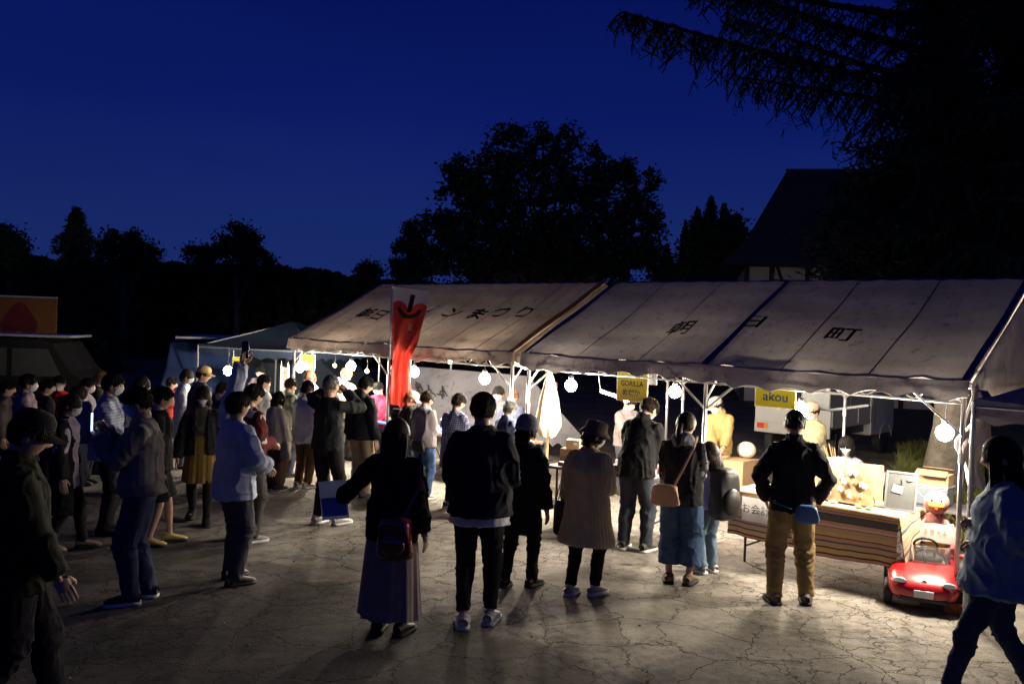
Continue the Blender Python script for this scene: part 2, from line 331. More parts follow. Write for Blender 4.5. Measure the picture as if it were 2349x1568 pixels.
# ================================================================== trees
M_leaf = mat('dark_leaves', (0.05, 0.075, 0.03), 0.8, 0.4, 1.2, trans=0.15)
M_needle = mat('conifer_needles', (0.045, 0.065, 0.03), 0.8, 0.4, 1.5)
def leaf_cloud(C_, size, asp=0.6, droop=0.0):
    n = len(C_); a = RNG.normal(size=(n, 3)); a[:, 2] *= 0.6; a /= np.linalg.norm(a, axis=1, keepdims=True) + 1e-9
    b = RNG.normal(size=(n, 3)); b -= a * (a * b).sum(1, keepdims=True); b /= np.linalg.norm(b, axis=1, keepdims=True) + 1e-9
    s = size * (0.6 + 0.8 * RNG.random((n, 1)))
    V = np.concatenate([C_ - a * s, C_ + b * s * asp, C_ + a * s, C_ - b * s * asp], 0); i = np.arange(n)
    return V, np.stack([i, i + n, i + 2 * n, i + 3 * n], 1)
def broad_tree(name, label, blobs, d, nleaf, size, group=None, trunk_x=None):
    """blobs: (px, py, rx, ry) of the crown's masses at distance d"""
    k = d / F; pts = []; cs = []
    wsum = sum(b[2] * b[3] for b in blobs)
    for (x, y, rx, ry) in blobs:
        c = P(x, y, d) + Vector((0, random.uniform(-.5, .5) * rx * k, 0)); cs.append(c)
        m = int(nleaf * rx * ry / wsum)
        # clumps on and in each mass, so the outline is lumpy and the sky shows between
        nc = max(10, int(rx * ry / 45)); dr = RNG.normal(size=(nc, 3)); dr /= np.linalg.norm(dr, axis=1, keepdims=True)
        rad = (0.30 + 0.72 * RNG.random((nc, 1)) ** 0.55)
        cc = np.array(c) + dr * rad * np.array([rx * k, max(rx, ry) * 0.8 * k, ry * k])
        idx = RNG.integers(0, nc, m); cr_ = 9.0 * k * (0.5 + RNG.random((nc, 1)))
        q = cc[idx] + RNG.normal(size=(m, 3)) * cr_[idx] * 0.8
        pts.append(q)
    q = np.concatenate(pts, 0)
    nn = noise3(q / (28 * k) + 11.3); q = q[nn > -0.42]
    base = P(trunk_x or blobs[0][0], 746, d); base.z = 0
    root = empty(name, base, 0, label, 'tree', group)
    V, Q = leaf_cloud(q - np.array(base), size * k)
    link('crown', npmesh('crown', V, Q), M_leaf, root)
    t = MB(); top = cs[0] - base; hz = top.z
    t.tube([(0, 0, -.05), (0.05, 0, hz * .3), (0, 0.05, hz * .6), (top.x * .5, top.y * .5, hz * .95)], [0.035 * hz, 0.028 * hz, 0.022 * hz, 0.012 * hz], 8)
    for c in cs:
        e_ = c - base; s0 = Vector((0, 0, hz * random.uniform(.25, .5)))
        t.tube([s0, s0.lerp(e_, .5) + Vector((0, 0, .05 * hz)), e_], [0.014 * hz, 0.010 * hz, 0.004 * hz], 6)
    t.build('trunk', M_bark, root)
    return root
def spruce_needles(tips, L0, dens, nl=0.06, w_=0.35):
    pass
def conifer(name, label, x, ytop, rpx, d, nlev=26, group=None, cat='tree', dens=1.0, lean=0):
    """trunk with whorls of drooping boughs, each a fan of needle sprays"""
    k = d / F; top = P(x, ytop, d); H = top.z; base = Vector((top.x, top.y, 0)); r0 = rpx * k
    root = empty(name, base, 0, label, cat, group)
    MB().tube([(0, 0, -.05), (0, 0, H * .5), (0, 0, H)], [0.02 * H, 0.012 * H, 0.003 * H], 7).build('trunk', M_bark, root)
    n = int(9000 * dens); f = RNG.random(n) ** .75; a = RNG.random(n) * 6.283
    arm = np.floor(a / 6.283 * 9 + np.floor(f * nlev) * .37); am = .62 + .48 * _h(arm.astype(np.int64), np.floor(f * nlev).astype(np.int64), np.full(n, int(x)))
    lay = (f * nlev) % 1.0; rr = r0 * (f ** .78 * (.80 + .30 * lay) + .02) * np.clip(am, .35, 1.15)
    t_ = RNG.random(n) ** .6; q = np.stack([np.cos(a) * rr * t_, np.sin(a) * rr * t_, H * (1 - f) + .05 * H / nlev - .35 * rr * t_ ** 2 + .15 * rr * t_], 1) + RNG.normal(size=(n, 3)) * .012 * r0
    V_, Q_ = leaf_cloud(q, .030 * r0 + .025, .35); V_[:, 2] -= 0
    link('crown', npmesh('crown', V_, Q_), M_needle, root)
    return root

broad_tree('broadleaf_tree', 'huge dark spreading tree with a lumpy crown behind the join of the two tents',
    [(1215, 470, 150, 120), (1165, 345, 45, 60), (1115, 420, 70, 75), (1245, 335, 42, 48), (1330, 400, 75, 70), (1300, 320, 30, 26), (1060, 470, 60, 75),
     (1405, 460, 70, 80), (1432, 390, 30, 32), (1460, 520, 58, 85), (1490, 420, 24, 26), (1120, 560, 110, 75), (1330, 560, 130, 75), (1010, 545, 45, 60), (975, 505, 18, 16), (1045, 385, 26, 30), (1500, 560, 26, 60), (1250, 615, 190, 40), (1090, 605, 100, 42), (1400, 600, 110, 48), (1250, 600, 160, 50), (1480, 610, 60, 40)], 42, 76000, 4.6, trunk_x=1240)
broad_tree('broadleaf_tree', 'narrow rounded tree just beyond the left edge of the huge tree', [(945, 590, 42, 60), (950, 530, 24, 32), (925, 625, 40, 40), (985, 620, 40, 30)], 38, 9000, 4.2, trunk_x=945)
for (x, yt, rp, d, lab) in ((1573, 505, 26, 40, 'thin pointed conifer left of the conifer clump by the house'), (1600, 478, 40, 41, 'pointed conifer second from the left in the clump by the house'),
        (1632, 452, 44, 42, 'tallest pointed conifer of the clump by the house'), (1662, 468, 40, 40, 'pointed conifer between the tallest one and the house roof'),
        (1692, 500, 44, 41, 'conifer touching the house roof in the picture'), (1530, 560, 40, 44, 'low conifer in the gap between the huge tree and the conifer clump'),
        (175, 478, 62, 34, 'tall ragged spruce standing alone above the left treeline')):
    conifer('conifer_tree', lab, x, yt, rp * 2.7, d, 22 if x > 1000 else 26, dens=1.9)
for (bl, d, nl, lab) in (([(20, 565, 40, 45), (10, 545, 22, 22), (45, 600, 30, 40)], 36, 7000, 'round treetop at the left edge of the picture'),
        ([(280, 580, 60, 42), (300, 565, 30, 28), (250, 560, 22, 24), (335, 585, 28, 30)], 40, 9000, 'twin lobed broad tree right of the tall spruce'),
        ([(540, 575, 58, 55), (530, 550, 36, 32), (590, 600, 34, 28)], 44, 9000, 'tall domed tree in the middle of the left treeline'),
        ([(448, 588, 32, 22), (470, 580, 20, 16)], 46, 3000, 'small ragged tree left of the domed tree'),
        ([(850, 632, 28, 20), (840, 618, 12, 12)], 48, 2500, 'small treetop just left of the narrow tree')):
    broad_tree('broadleaf_tree', lab, bl, d, nl, 4.0, trunk_x=bl[0][0])
broad_tree('broadleaf_tree', 'dark rounded tree filling the foot of the conifer clump beside the house', [(1600, 560, 55, 60), (1650, 550, 60, 66), (1570, 600, 50, 50), (1690, 580, 40, 60), (1630, 610, 80, 40)], 39, 16000, 4.2, trunk_x=1630)
def far_wood():
    # one mass of wood under the skyline
    n = 46000; x = RNG.uniform(-60, 2500, n); d = RNG.uniform(44, 58, n)
    topy = np.interp(x, [-60, 60, 120, 230, 380, 420, 620, 700, 820, 900, 1100, 1800, 2500], [588, 590, 606, 604, 606, 612, 612, 622, 640, 652, 655, 655, 655]) + 5 * noise3(np.stack([x / 14, x * 0, x * 0], 1))
    y = topy + (800 - topy) * RNG.random(n) ** 1.6
    vx = (x - CX) / F * d; vz = 2.25 - (y - (746 + 0.035 * (x - CX))) / F * d
    ok = vz > 0; q = np.stack([vx, d, vz], 1)[ok]
    V, Q = leaf_cloud(q, 0.26, 0.8)
    tag(link('treeline', npmesh('treeline', V, Q), M_leaf), 'dark wooded treeline far behind the stalls', 'woods', kind='stuff')
far_wood()
def big_conifer():
    d = 17.5; base = P(2172, 1075, 13.2); base = Vector((base.x, base.y, 0))
    root = empty('conifer_tree', base, 0, 'enormous black conifer with drooping boughs whose grey trunk stands behind the right tent', 'tree')
    H = 13.0
    tr = MB(); pts = []; rad = []
    for i in range(14):
        f = i / 13; pts.append((0.06 * math.sin(i * 1.3), 0.05 * math.cos(i), f * H)); rad.append(0.27 * (1 - .8 * f) + (0.10 if i == 0 else 0))
    tr.tube(pts, rad, 20); tr.build('trunk', mat('grey_bark', (.22, .19, .155), .95, .4, 7, 1.0, 16), root, smooth=True)
    Vs = []; Q = []; off = [0]; wood = MB()
    def quad(a, b, c, e_): Vs.extend((a, b, c, e_)); Q.append((off[0], off[0] + 1, off[0] + 2, off[0] + 3)); off[0] += 4
    def needles(p, q, w):
        # a twig as a flat tuft with a few side needles
        t = q - p; L = np.linalg.norm(t); 
        if L < 1e-4: return
        t /= L; s = np.cross(t, RNG.normal(size=3)); s /= np.linalg.norm(s) + 1e-9
        quad(p - s * w * .25, p + s * w * .25, q + s * w * .12, q - s * w * .12)
        m = max(2, int(L / 0.06))
        for i in range(m):
            c = p + t * L * (i + .5) / m; sg = 1 if i % 2 else -1; s2 = np.cross(t, RNG.normal(size=3)); s2 /= np.linalg.norm(s2) + 1e-9
            e_ = c + (s2 * sg * .8 + t * .6) * w * RNG.uniform(.6, 1.3); quad(c, c + t * w * .22, e_ + t * .01, e_)
    def bough(p0, a, L, rise, droop, hang, dense):
        dv = np.array([math.cos(a), math.sin(a), 0.0]); sd = np.array([-math.sin(a), math.cos(a), 0.0]); n = 9; path = []
        for i in range(n):
            s_ = i / (n - 1); path.append(p0 + dv * L * s_ + sd * 0.10 * L * math.sin(s_ * 3 + a) + np.array([0, 0, rise * L * s_ - droop * L * s_ ** 2]))
        wood.tube([tuple(p) for p in path], [0.055 * (1 - .85 * i / (n - 1)) * min(1.4, L / 3) + .004 for i in range(n)], 5)
        m = int(L / 0.085 * dense)
        for j in range(m):
            s_ = 0.12 + 0.88 * (j + RNG.random()) / m; i = min(n - 2, int(s_ * (n - 1))); f = s_ * (n - 1) - i; c = path[i] * (1 - f) + path[i + 1] * f
            side = 1 if j % 2 else -1; sl = (0.30 * L * (1.08 - s_) + .12) * RNG.uniform(.5, 1.25); sl = min(sl, .85)
            dd = sd * side * RNG.uniform(.4, 1) + dv * RNG.uniform(.2, .7); k = 5; q0 = c
            for u_ in range(k):
                f2 = (u_ + 1) / k; q1 = c + dd * sl * f2 + np.array([0, 0, .06 * sl - hang * sl * f2 ** 2]); needles(q0, q1, .075)
                for _ in range(2 if dense > 1.05 else 1):
                    hl = RNG.uniform(.06, .30) * hang + .05; e_ = q1 + np.array([RNG.normal() * .10, RNG.normal() * .10, -hl]); needles(q1, e_, .06)
                q0 = q1
    # ordinary boughs all round
    for z in np.arange(2.75, 9.6, 0.15):
        for j in range(3 if z > 4 else 4):
            a = RNG.random() * 6.283; L = (3.0 - 0.10 * abs(z - 4)) * RNG.uniform(.6, 1.05)
            if math.cos(a) < -0.2: L *= 0.62 if z < 5.4 else 0.5      # the left side is short up to the long bough
            if math.cos(a) > 0.2: L *= 1.25
            bough(np.array([0, 0, z]), a, L, .22, .38, .75, 0.9)
    # the long bough reaching left over the stalls, with its neighbours
    for (z, a, L, rise, droop, hg, dn) in ((5.85, 3.22, 5.1, .26, .08, .62, 1.4), (5.6, 3.05, 3.3, .26, .10, .7, .9), (6.4, 3.35, 4.6, .26, .08, .5, 1.2), (6.9, 3.1, 4.0, .25, .10, .5, 1.1), (4.7, 3.2, 1.5, .14, .16, .4, 1.2), (5.95, 3.42, 3.9, .24, .10, .75, .9)):
        bough(np.array([0, 0, z]), a, L, rise, droop, hg, dn)
    # the close inner mass of the crown
    for (bx, by, bz, rx, ry, rz_, m) in ((-.35, .3, 3.9, 1.2, 1.2, 1.4, 7000), (.3, .6, 3.9, 2.1, 1.6, 1.5, 15000), (.9, .3, 5.4, 2.3, 1.7, 1.5, 15000), (.1, .5, 3.2, 2.2, 1.5, .8, 8000), (1.6, .3, 7.0, 2.0, 1.6, 1.6, 9000), (2.2, 0, 4.5, 1.8, 1.6, 1.8, 8000), (.7, .2, 7.9, 1.5, 1.5, 1.2, 5000)):
        nc = 160; dr = RNG.normal(size=(nc, 3)); dr /= np.linalg.norm(dr, axis=1, keepdims=True); cc = np.array([bx, by, bz]) + dr * (RNG.random((nc, 1)) ** .5) * np.array([rx, ry, rz_])
        q = cc[RNG.integers(0, nc, m)] + RNG.normal(size=(m, 3)) * np.array([.20, .20, .13]); q = q[noise3(q * 1.6 + 5) > -.45]
        V_, Q_ = leaf_cloud(q, .085, .22); b0 = len(Vs); Vs.extend(list(V_)); Q.extend([tuple(r_) for r_ in (Q_ + b0)]); off[0] = len(Vs)
    wood.build('bough', M_bark, root, kind='stuff')
    link('crown', npmesh('crown', np.array(Vs), np.array(Q)), M_needle, root)
big_conifer()
# ================================================================== house behind
def house():
    d = 30.0; c0 = P(1712, 603, d); c1 = P(2150, 606, d - 1.2)
    zE = c0.z; ax = (c1 - c0); ax.z = 0; L = ax.length; ax.normalize(); bk = Vector((-ax.y, ax.x, 0)); W = 6.5
    rz = math.atan2(ax.y, ax.x)
    root = empty('house', (c0.x, c0.y, 0), rz, 'steep roofed half timbered house behind the right tent', 'house')
    m_pl = mat('plaster', (0.5, 0.49, 0.46), 0.9, 0.12, 2, 0.2, 12); m_tim = mat('dark_timber', (0.05, 0.035, 0.025), 0.8, 0.3, 5, .3, 20); m_rf = mat('dark_roof', (0.035, 0.035, 0.04), 0.9, 0.2, 1.5, .6, 6)
    MB().box((L / 2, W / 2, zE / 2), (L, W, zE)).build('wall', m_pl, root)
    MB().box((L / 2 + .35, -0.03, zE - 1.4), (.62, .12, 2.8)).build('door_recess', m_tim, root)
    for x in (0.0, 0.8, 1.95, 3.5, 4.15, 5.0):
        if x < L: MB().box((x + .02, -.04, zE / 2), (.14, .08, zE)).build('timber_post', m_tim, root)
    for (xa, xb) in ((1.0, 1.35), (2.35, 2.95), (3.4, 2.95)):
        MB().tube([(xa, -.035, zE - .1), (xb, -.035, zE - 1.1)], .05, 4).build('timber_brace', m_tim, root)
    MB().box((L / 2, -.05, zE - 1.25), (L, .09, .14)).build('timber_rail', m_tim, root)
    # hipped roof with flared foot
    rd = P(1805, 392, d + 3); hz = rd.z; lx = (rd - Vector((c0.x, c0.y, 0))).dot(ax)
    ov = .85
    ring = lambda z, a, b_: [(a, b_, z), (L + ov * 2 - a - ov * 2 + 3, b_, z), (L + 3, W - b_, z), (a, W - b_, z)]
    v = ring(zE - .12, -ov, -ov) + ring(zE + .75, -.05, .0) + [(lx, W / 2, hz), (L + 3, W / 2, hz), (L + 3, W / 2, hz), (lx, W / 2, hz)]
    f = []
    for r_ in range(2):
        for k in range(4): f.append((r_ * 4 + k, r_ * 4 + (k + 1) % 4, r_ * 4 + 4 + (k + 1) % 4, r_ * 4 + 4 + k))
    f.append((3, 2, 1, 0))
    MB().add(v, f).build('roof', m_rf, root)
    MB().tube([(lx - .05, W / 2, hz + .01), (L + 3, W / 2, hz + .01)], .045, 6).build('ridge_cap', m_rf, root)
house()
# ================================================================== tents
U = Vector((0.724, -0.690, 0)).normalized(); Nn = Vector((0.690, 0.724, 0)).normalized()
TA = Vector((0.139, 10.78, 0)); TB = Vector((3.77, 7.32, 0)); TC = Vector((-3.55, 14.29, 0)); TAl = Vector((0.045, 10.90, 0))
EH, RH, HALF = 1.925, 2.87, 1.75
def canvas_mat(name, col, tr=0.022):
    m = mat(name, col, 0.75, 0.10, 1.6, 0.25, 14, trans=tr, spec=.2); t = m.node_tree
    b = t.nodes['Principled BSDF']; N = lambda k: t.nodes.new('ShaderNode' + k); L = t.links.new
    tcn = [n for n in t.nodes if n.type == 'TEX_COORD'][0]
    spots = N('TexNoise'); spots.inputs['Scale'].default_value = 11; spots.inputs['Detail'].default_value = 8; spots.inputs['Roughness'].default_value = .75
    st = N('TexNoise'); st.inputs['Scale'].default_value = 1.3; st.inputs['Detail'].default_value = 4
    mp = N('Mapping'); mp.inputs['Scale'].default_value = (.35, 2.2, 2.2); L(tcn.outputs['Object'], mp.inputs[0]); L(mp.outputs[0], st.inputs['Vector']); L(tcn.outputs['Object'], spots.inputs['Vector'])
    r = N('ValToRGB'); setramp(r, [(0.0, (1, 1, 1)), (0.55, (.97, .97, .97)), (0.66, (.50, .47, .47)), (1, (.3, .28, .29))]); L(spots.outputs[0], r.inputs[0])
    r2 = N('ValToRGB'); setramp(r2, [(0.34, (.66, .62, .62)), (0.6, (1, 1, 1))]); L(st.outputs[0], r2.inputs[0])
    k = N('Mix'); k.data_type = 'RGBA'; k.blend_type = 'MULTIPLY'; k.inputs['Factor'].default_value = .8; L(r.outputs[0], k.inputs['A']); L(r2.outputs[0], k.inputs['B'])
    src = b.inputs['Base Color'].links[0].from_socket
    k2 = N('Mix'); k2.data_type = 'RGBA'; k2.blend_type = 'MULTIPLY'; k2.inputs['Factor'].default_value = 1; L(src, k2.inputs['A']); L(k.outputs['Result'], k2.inputs['B'])
    L(k2.outputs['Result'], b.inputs['Base Color'])
    for n in t.nodes:
        if n.type == 'BSDF_TRANSLUCENT': L(k2.outputs['Result'], n.inputs[0])
    return m
M_can1 = canvas_mat('old_cream_canvas', (0.45, 0.36, 0.29), .040); M_can2 = canvas_mat('old_white_canvas', (0.42, 0.37, 0.35), .021)
M_seam = mat('seam_tape', (0.17, 0.15, 0.20), 0.8, .2, 5); M_blue = mat('blue_hem_tape', (0.035, 0.055, 0.20), 0.7, .15, 6); M_orange = mat('orange_strap', (0.62, 0.28, 0.07), 0.7, .15, 6, trans=.2)
def make_tent(a, b, label, can, mirror=False, name='event_tent', panels=6, blue=(), strap=False, sag=.035):
    L = (b - a).length; rz = math.atan2(U.y, U.x)
    root = empty(name, (a.x, a.y, 0), rz, label, 'tent')
    # local frame: x along the row, y to the back, z up
    pitchs = math.atan2(RH - EH, HALF)
    def slope(u, s, side):      # u along, s 0 eave .. 1 ridge
        y = HALF * s if side == 0 else 2 * HALF - HALF * s
        bay = np.abs(np.sin(np.pi * u / (L / 2)))
        z = EH + (RH - EH) * s - sag * bay * np.sin(np.pi * np.clip(s, 0, 1)) * 1.2 - .02 * bay * (1 - s)
        z = z + .012 * np.sin(u * 9 + s * 7) * np.sin(np.pi * s) + .007 * np.sin(u * 23 + s * 3 + 2 * np.sin(u * 3)) + .010 * np.exp(-s * 5) * np.sin(u * 14 - s * 5)
        return y, z
    def sl(u, s, side=0, off=0.0):
        y, z = slope(np.array(u), np.array(s), side)
        return float(y) - off * math.sin(pitchs) * (1 if side == 0 else -1), float(z) + off * math.cos(pitchs)
    for side in (0, 1):
        for p_ in range(panels):
            u0, u1 = L * p_ / panels, L * (p_ + 1) / panels
            def fn(Um, Vm, u0=u0, u1=u1, side=side):
                uu = u0 + (u1 - u0) * Um; y, z = slope(uu, Vm, side); z = z + .004 * np.sin(np.pi * Um); return uu, y, z
            surf('roof_panel', fn, 12, 22, can, root)
    for i in range(1, panels):
        u0 = L * i / panels
        wide = i in blue; m_ = M_blue if wide else M_seam; hw = .035 if wide else .008
        def fs(Um, Vm, u0=u0, hw=hw):
            uu = u0 + hw * (2 * Um - 1); y, z = slope(uu, Vm, 0); return uu, y - .005, z + .009
        surf('seam', fs, 3, 26, m_, root)
    for u0, m_, hw in ((.04, M_blue if 0 in blue else M_seam, .035), (L - .04, M_orange if strap else (M_blue if panels in blue else M_seam), .05 if strap else .03)):
        def fs(Um, Vm, u0=u0, hw=hw):
            uu = u0 + hw * (2 * Um - 1); y, z = slope(uu, Vm, 0); return uu, y - .006, z + .012
        surf('edge_tape', fs, 3, 26, m_, root)
    # hem tape along eave and ridge
    MB().tube([(u_, sl(u_, 0.0)[0] - .012, sl(u_, 0)[1]) for u_ in np.linspace(0, L, 20)], .014, 6).build('eave_hem', M_seam, root)
    MB().tube([(u_, HALF, sl(u_, 1.0)[1] + .004) for u_ in np.linspace(0, L, 16)], .012, 6).build('ridge_hem', M_blue, root)
    # scalloped valances, front and back
    nsc = 13
    for yy, sg in ((-.014, -1), (2 * HALF + .014, 1)):
        def fv(Um, Vm, yy=yy, sg=sg):
            uu = L * Um; bay = np.abs(np.sin(np.pi * uu / (L / 2)))
            ph = uu / (L / nsc) * math.pi; sc = .182 - .050 * np.abs(np.cos(ph)) ** 1.2 + .022 * np.sin(uu * 2.3 + 1) 
            y = yy + sg * (.015 + .030 * Vm) + .022 * Vm * np.sin(uu * 7.5 + 1.3 * np.sin(uu * 3)) + .010 * Vm * np.sin(uu * 21)
            z = EH - .02 * bay - sc * Vm
            return uu, y, z
        surf('valance', fv, 260, 8, can, root)
        MB().tube([(L * t_, float(fv(np.array(t_), np.array(1.0))[1]), float(fv(np.array(t_), np.array(1.0))[2])) for t_ in np.linspace(0, 1, 200)], .0045, 4).build('valance_piping', mat('piping', (.6, .58, .55), .7, .1), root)
    # gables
    for xg in ((0.0,) if mirror == 'l' else (L,) if mirror == 'r' else (0.0, L)):
        def fg(Um, Vm, xg=xg):
            y = 2 * HALF * Um; top = EH + (RH - EH) * (1 - np.abs(Um * 2 - 1)) - .01
            zb = EH - .22 + .05 * np.abs(np.cos(Um * 9 * math.pi)); z = zb + (top - zb) * Vm
            return xg + (.012 if xg > 0 else -.012) + .02 * np.sin(y * 9) * (1 - Vm) + 0 * Vm, y, z
        surf('gable_panel', fg, 60, 10, can, root)
    # pipe frame
    bar = lambda p, q, r_, nm: MB().tube([p, q], r_, 8).build(nm, M_steel, root, smooth=True)
    for x in (.06, L / 2, L - .06):
        for y in (.05, 2 * HALF - .05):
            bar((x, y, 0), (x, y, EH - .03), .021, 'post')
            MB().box((x, y, .006), (.13, .13, .012)).build('base_plate', M_steel, root)
            MB().lathe([(.027, -.05), (.027, .05)], c=(x, y, 1.28), n=8).build('clamp', M_steel, root)
        bar((x, .05, EH - .03), (x, HALF, RH - .05), .018, 'rafter'); bar((x, 2 * HALF - .05, EH - .03), (x, HALF, RH - .05), .018, 'rafter')
        bar((x, .05, EH - .06), (x, 2 * HALF - .05, EH - .06), .014, 'tie_rod')
        bar((x, .05, EH - .38), (x, .55, EH + .16), .011, 'brace')
    for y in (.05, 2 * HALF - .05):
        bar((.06, y, EH - .045), (L - .06, y, EH - .045), .018, 'eave_pipe'); bar((.06, y, EH - .19), (L - .06, y, EH - .19), .010, 'lower_pipe')
        for x in (.06, L / 2, L - .06):
            for s_ in (-1, 1):
                if 0 < x + s_ * .5 < L: bar((x, y, EH - .46), (x + s_ * .50, y, EH - .05), .012, 'brace')
        if y < 1:
            for i in range(24):
                x = .06 + (L - .12) * i / 24; x2 = x + (L - .12) / 24
                bar((x, y, EH - .05 if i % 2 else EH - .19), (x2, y, EH - .19 if i % 2 else EH - .05), .005, 'truss_rod')
    bar((.06, HALF, RH - .05), (L - .06, HALF, RH - .05), .018, 'ridge_pipe')
    return root, sl, L
tent_r, slr, LR = make_tent(TA, TB, 'long white event tent with the black characters 朝日町 on its roof', M_can2, panels=6, blue=(0, 3, 6))
tent_l, sll, LL = make_tent(TC, TAl, 'long cream event tent with the black lettering 朝日ワインまつり on its roof', M_can1, panels=7, strap=True)
def roof_text(body, root, sl, u0, s0, size, asp, bold, m):
    hs = math.hypot(RH - EH, HALF)
    def fn(x, y):
        u = u0 + x; s_ = s0 + y / hs; yy, zz = sl(u, s_, 0, .014); return (u, yy, zz)
    return letters(body, fn, size, m, root, sx=asp, bold=bold)
def umatch(px, py, root, sl, L):    # where on a roof slope a picture point lies
    best = None
    for u_ in np.linspace(0, L, 90):
        for s_ in np.linspace(0, 1, 40):
            y_, z_ = sl(u_, s_); q = root.location + U * u_ + Nn * y_ + Vector((0, 0, z_)); a, b_ = yof(q); e_ = (a - px) ** 2 + (b_ - py) ** 2
            if best is None or e_ < best[0]: best = (e_, u_, s_)
    return best[1], best[2]
for ch, px, py, sz in (('朝', 1560, 757, .33), ('日', 1730, 742, .32), ('町', 1932, 776, .33)):
    u_, s_ = umatch(px, py, tent_r, slr, LR); roof_text(ch, tent_r, slr, u_, s_, sz, 1.0, .016, M_ink)
for ch, px, py in zip('朝日ワインまつり', (838, 870, 915, 978, 1037, 1095, 1148, 1200), (724, 727, 722, 720, 722, 722, 722, 722)):
    u_, s_ = umatch(px, py, tent_l, sll, LL); roof_text(ch, tent_l, sll, u_, s_, .36, 1.0, .022, M_ink)
def at_tent(px, py, off):
    """point seen at px,py on the vertical plane 'off' metres inside the front of the tents"""
    v = ray(px, py); o = Vector((0, 0, CAM_H)); p0 = TA + Nn * off; k = (p0 - o).dot(Nn) / v.dot(Nn); return o + v * k
# small pyramid tents
def popup(label, c, half, eh, ah, can, rz, legs=True):
    root = empty('canopy_tent', c, rz, label, 'tent')
    cn = [(-half, -half), (half, -half), (half, half), (-half, half)]
    for k in range(4):
        a, b_ = cn[k], cn[(k + 1) % 4]
        def fn(Um, Vm, a=a, b_=b_):
            x = (a[0] + (b_[0] - a[0]) * Um) * (1 - Vm); y = (a[1] + (b_[1] - a[1]) * Um) * (1 - Vm)
            return x, y, eh + (ah - eh) * Vm - .10 * np.sin(np.pi * Vm) * (1 - Vm) - .05 * np.sin(np.pi * Um) * (1 - Vm)
        surf('roof_panel', fn, 14, 12, can, root)
        def fv(Um, Vm, a=a, b_=b_):
            x = a[0] + (b_[0] - a[0]) * Um; y = a[1] + (b_[1] - a[1]) * Um
            return x * 1.004, y * 1.004, eh - .05 * np.sin(np.pi * Um) - (.20 - .05 * np.abs(np.cos(Um * 8 * math.pi))) * Vm
        surf('valance', fv, 70, 4, can, root)
        MB().tube([(a[0], a[1], 0), (a[0], a[1], eh - .02)], .02, 8).build('post', M_steel, root)
        MB().tube([(a[0], a[1], eh - .06), (b_[0], b_[1], eh - .06)], .012, 6).build('rail', M_steel, root)
        MB().tube([(a[0] * .99, a[1] * .99, eh - .03), (0, 0, ah - .03)], .012, 6).build('rafter', M_steel, root)
    return root
M_bluecan = canvas_mat('blue_grey_canvas', (0.022, 0.036, 0.066), .006)
pc = P(612, 786, 17.0)
popup('blue grey canopy tent beyond the left end of the cream tent', (P(672, 786, 17.6).x, 17.6, 0), 1.25, 1.70, 2.18, M_bluecan, R(-20))
q_ = P(2258, 918, 7.0)
popup('plain canopy tent at the right edge of the picture, next to the white event tent', (q_.x + 1.35 * .724 + 1.35 * .69, q_.y - 1.35 * .69 + 1.35 * .724 + .15, 0), 1.35, q_.z, q_.z + .62, M_can2, math.atan2(U.y, U.x))
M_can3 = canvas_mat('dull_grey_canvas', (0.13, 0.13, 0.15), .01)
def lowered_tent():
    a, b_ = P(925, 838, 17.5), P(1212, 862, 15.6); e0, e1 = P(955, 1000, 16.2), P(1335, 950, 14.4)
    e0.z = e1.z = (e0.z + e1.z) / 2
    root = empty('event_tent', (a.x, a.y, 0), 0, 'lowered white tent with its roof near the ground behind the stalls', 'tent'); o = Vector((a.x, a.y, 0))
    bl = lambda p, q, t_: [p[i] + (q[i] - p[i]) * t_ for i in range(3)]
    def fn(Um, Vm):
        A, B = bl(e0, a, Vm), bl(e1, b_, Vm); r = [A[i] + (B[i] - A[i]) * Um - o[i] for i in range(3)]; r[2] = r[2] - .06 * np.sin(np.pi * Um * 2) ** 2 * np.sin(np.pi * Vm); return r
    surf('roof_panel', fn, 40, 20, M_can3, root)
    back = [Vector((2 * a.x - e0.x, 2 * a.y - e0.y, e0.z)), Vector((2 * b_.x - e1.x, 2 * b_.y - e1.y, e1.z))]
    def fb(Um, Vm):
        A, B = bl(back[0], a, Vm), bl(back[1], b_, Vm); return [A[i] + (B[i] - A[i]) * Um - o[i] for i in range(3)]
    surf('roof_panel', fb, 10, 10, M_can3, root)
    def fv(Um, Vm):
        return [e0[0] + (e1[0] - e0[0]) * Um - o[0], e0[1] + (e1[1] - e0[1]) * Um - o[1] - .02, e0[2] - (.24 - .07 * np.abs(np.cos(Um * 16 * math.pi))) * Vm + 0 * Um]
    surf('valance', fv, 160, 4, M_can3, root)
    MB().add([tuple(Vector(p) - o) for p in (e1, back[1], b_)], [(0, 1, 2)]).build('gable_panel', M_can3, root)
    for p in (e0, e1, back[0], back[1]): MB().tube([tuple(Vector((p[0], p[1], 0)) - o), tuple(Vector(p) - o)], .02, 6).build('post', M_steel, root)
    def ft(x, y):
        um, vm = .17 + x / 4.0, .55 + y / 1.4; v = fn(np.array(um), np.array(vm)); return (float(v[0]), float(v[1]) - .015, float(v[2]) + .02)
    strokes(ft, 3, .36, M_ink, root, 4, fat=.12)
lowered_tent()
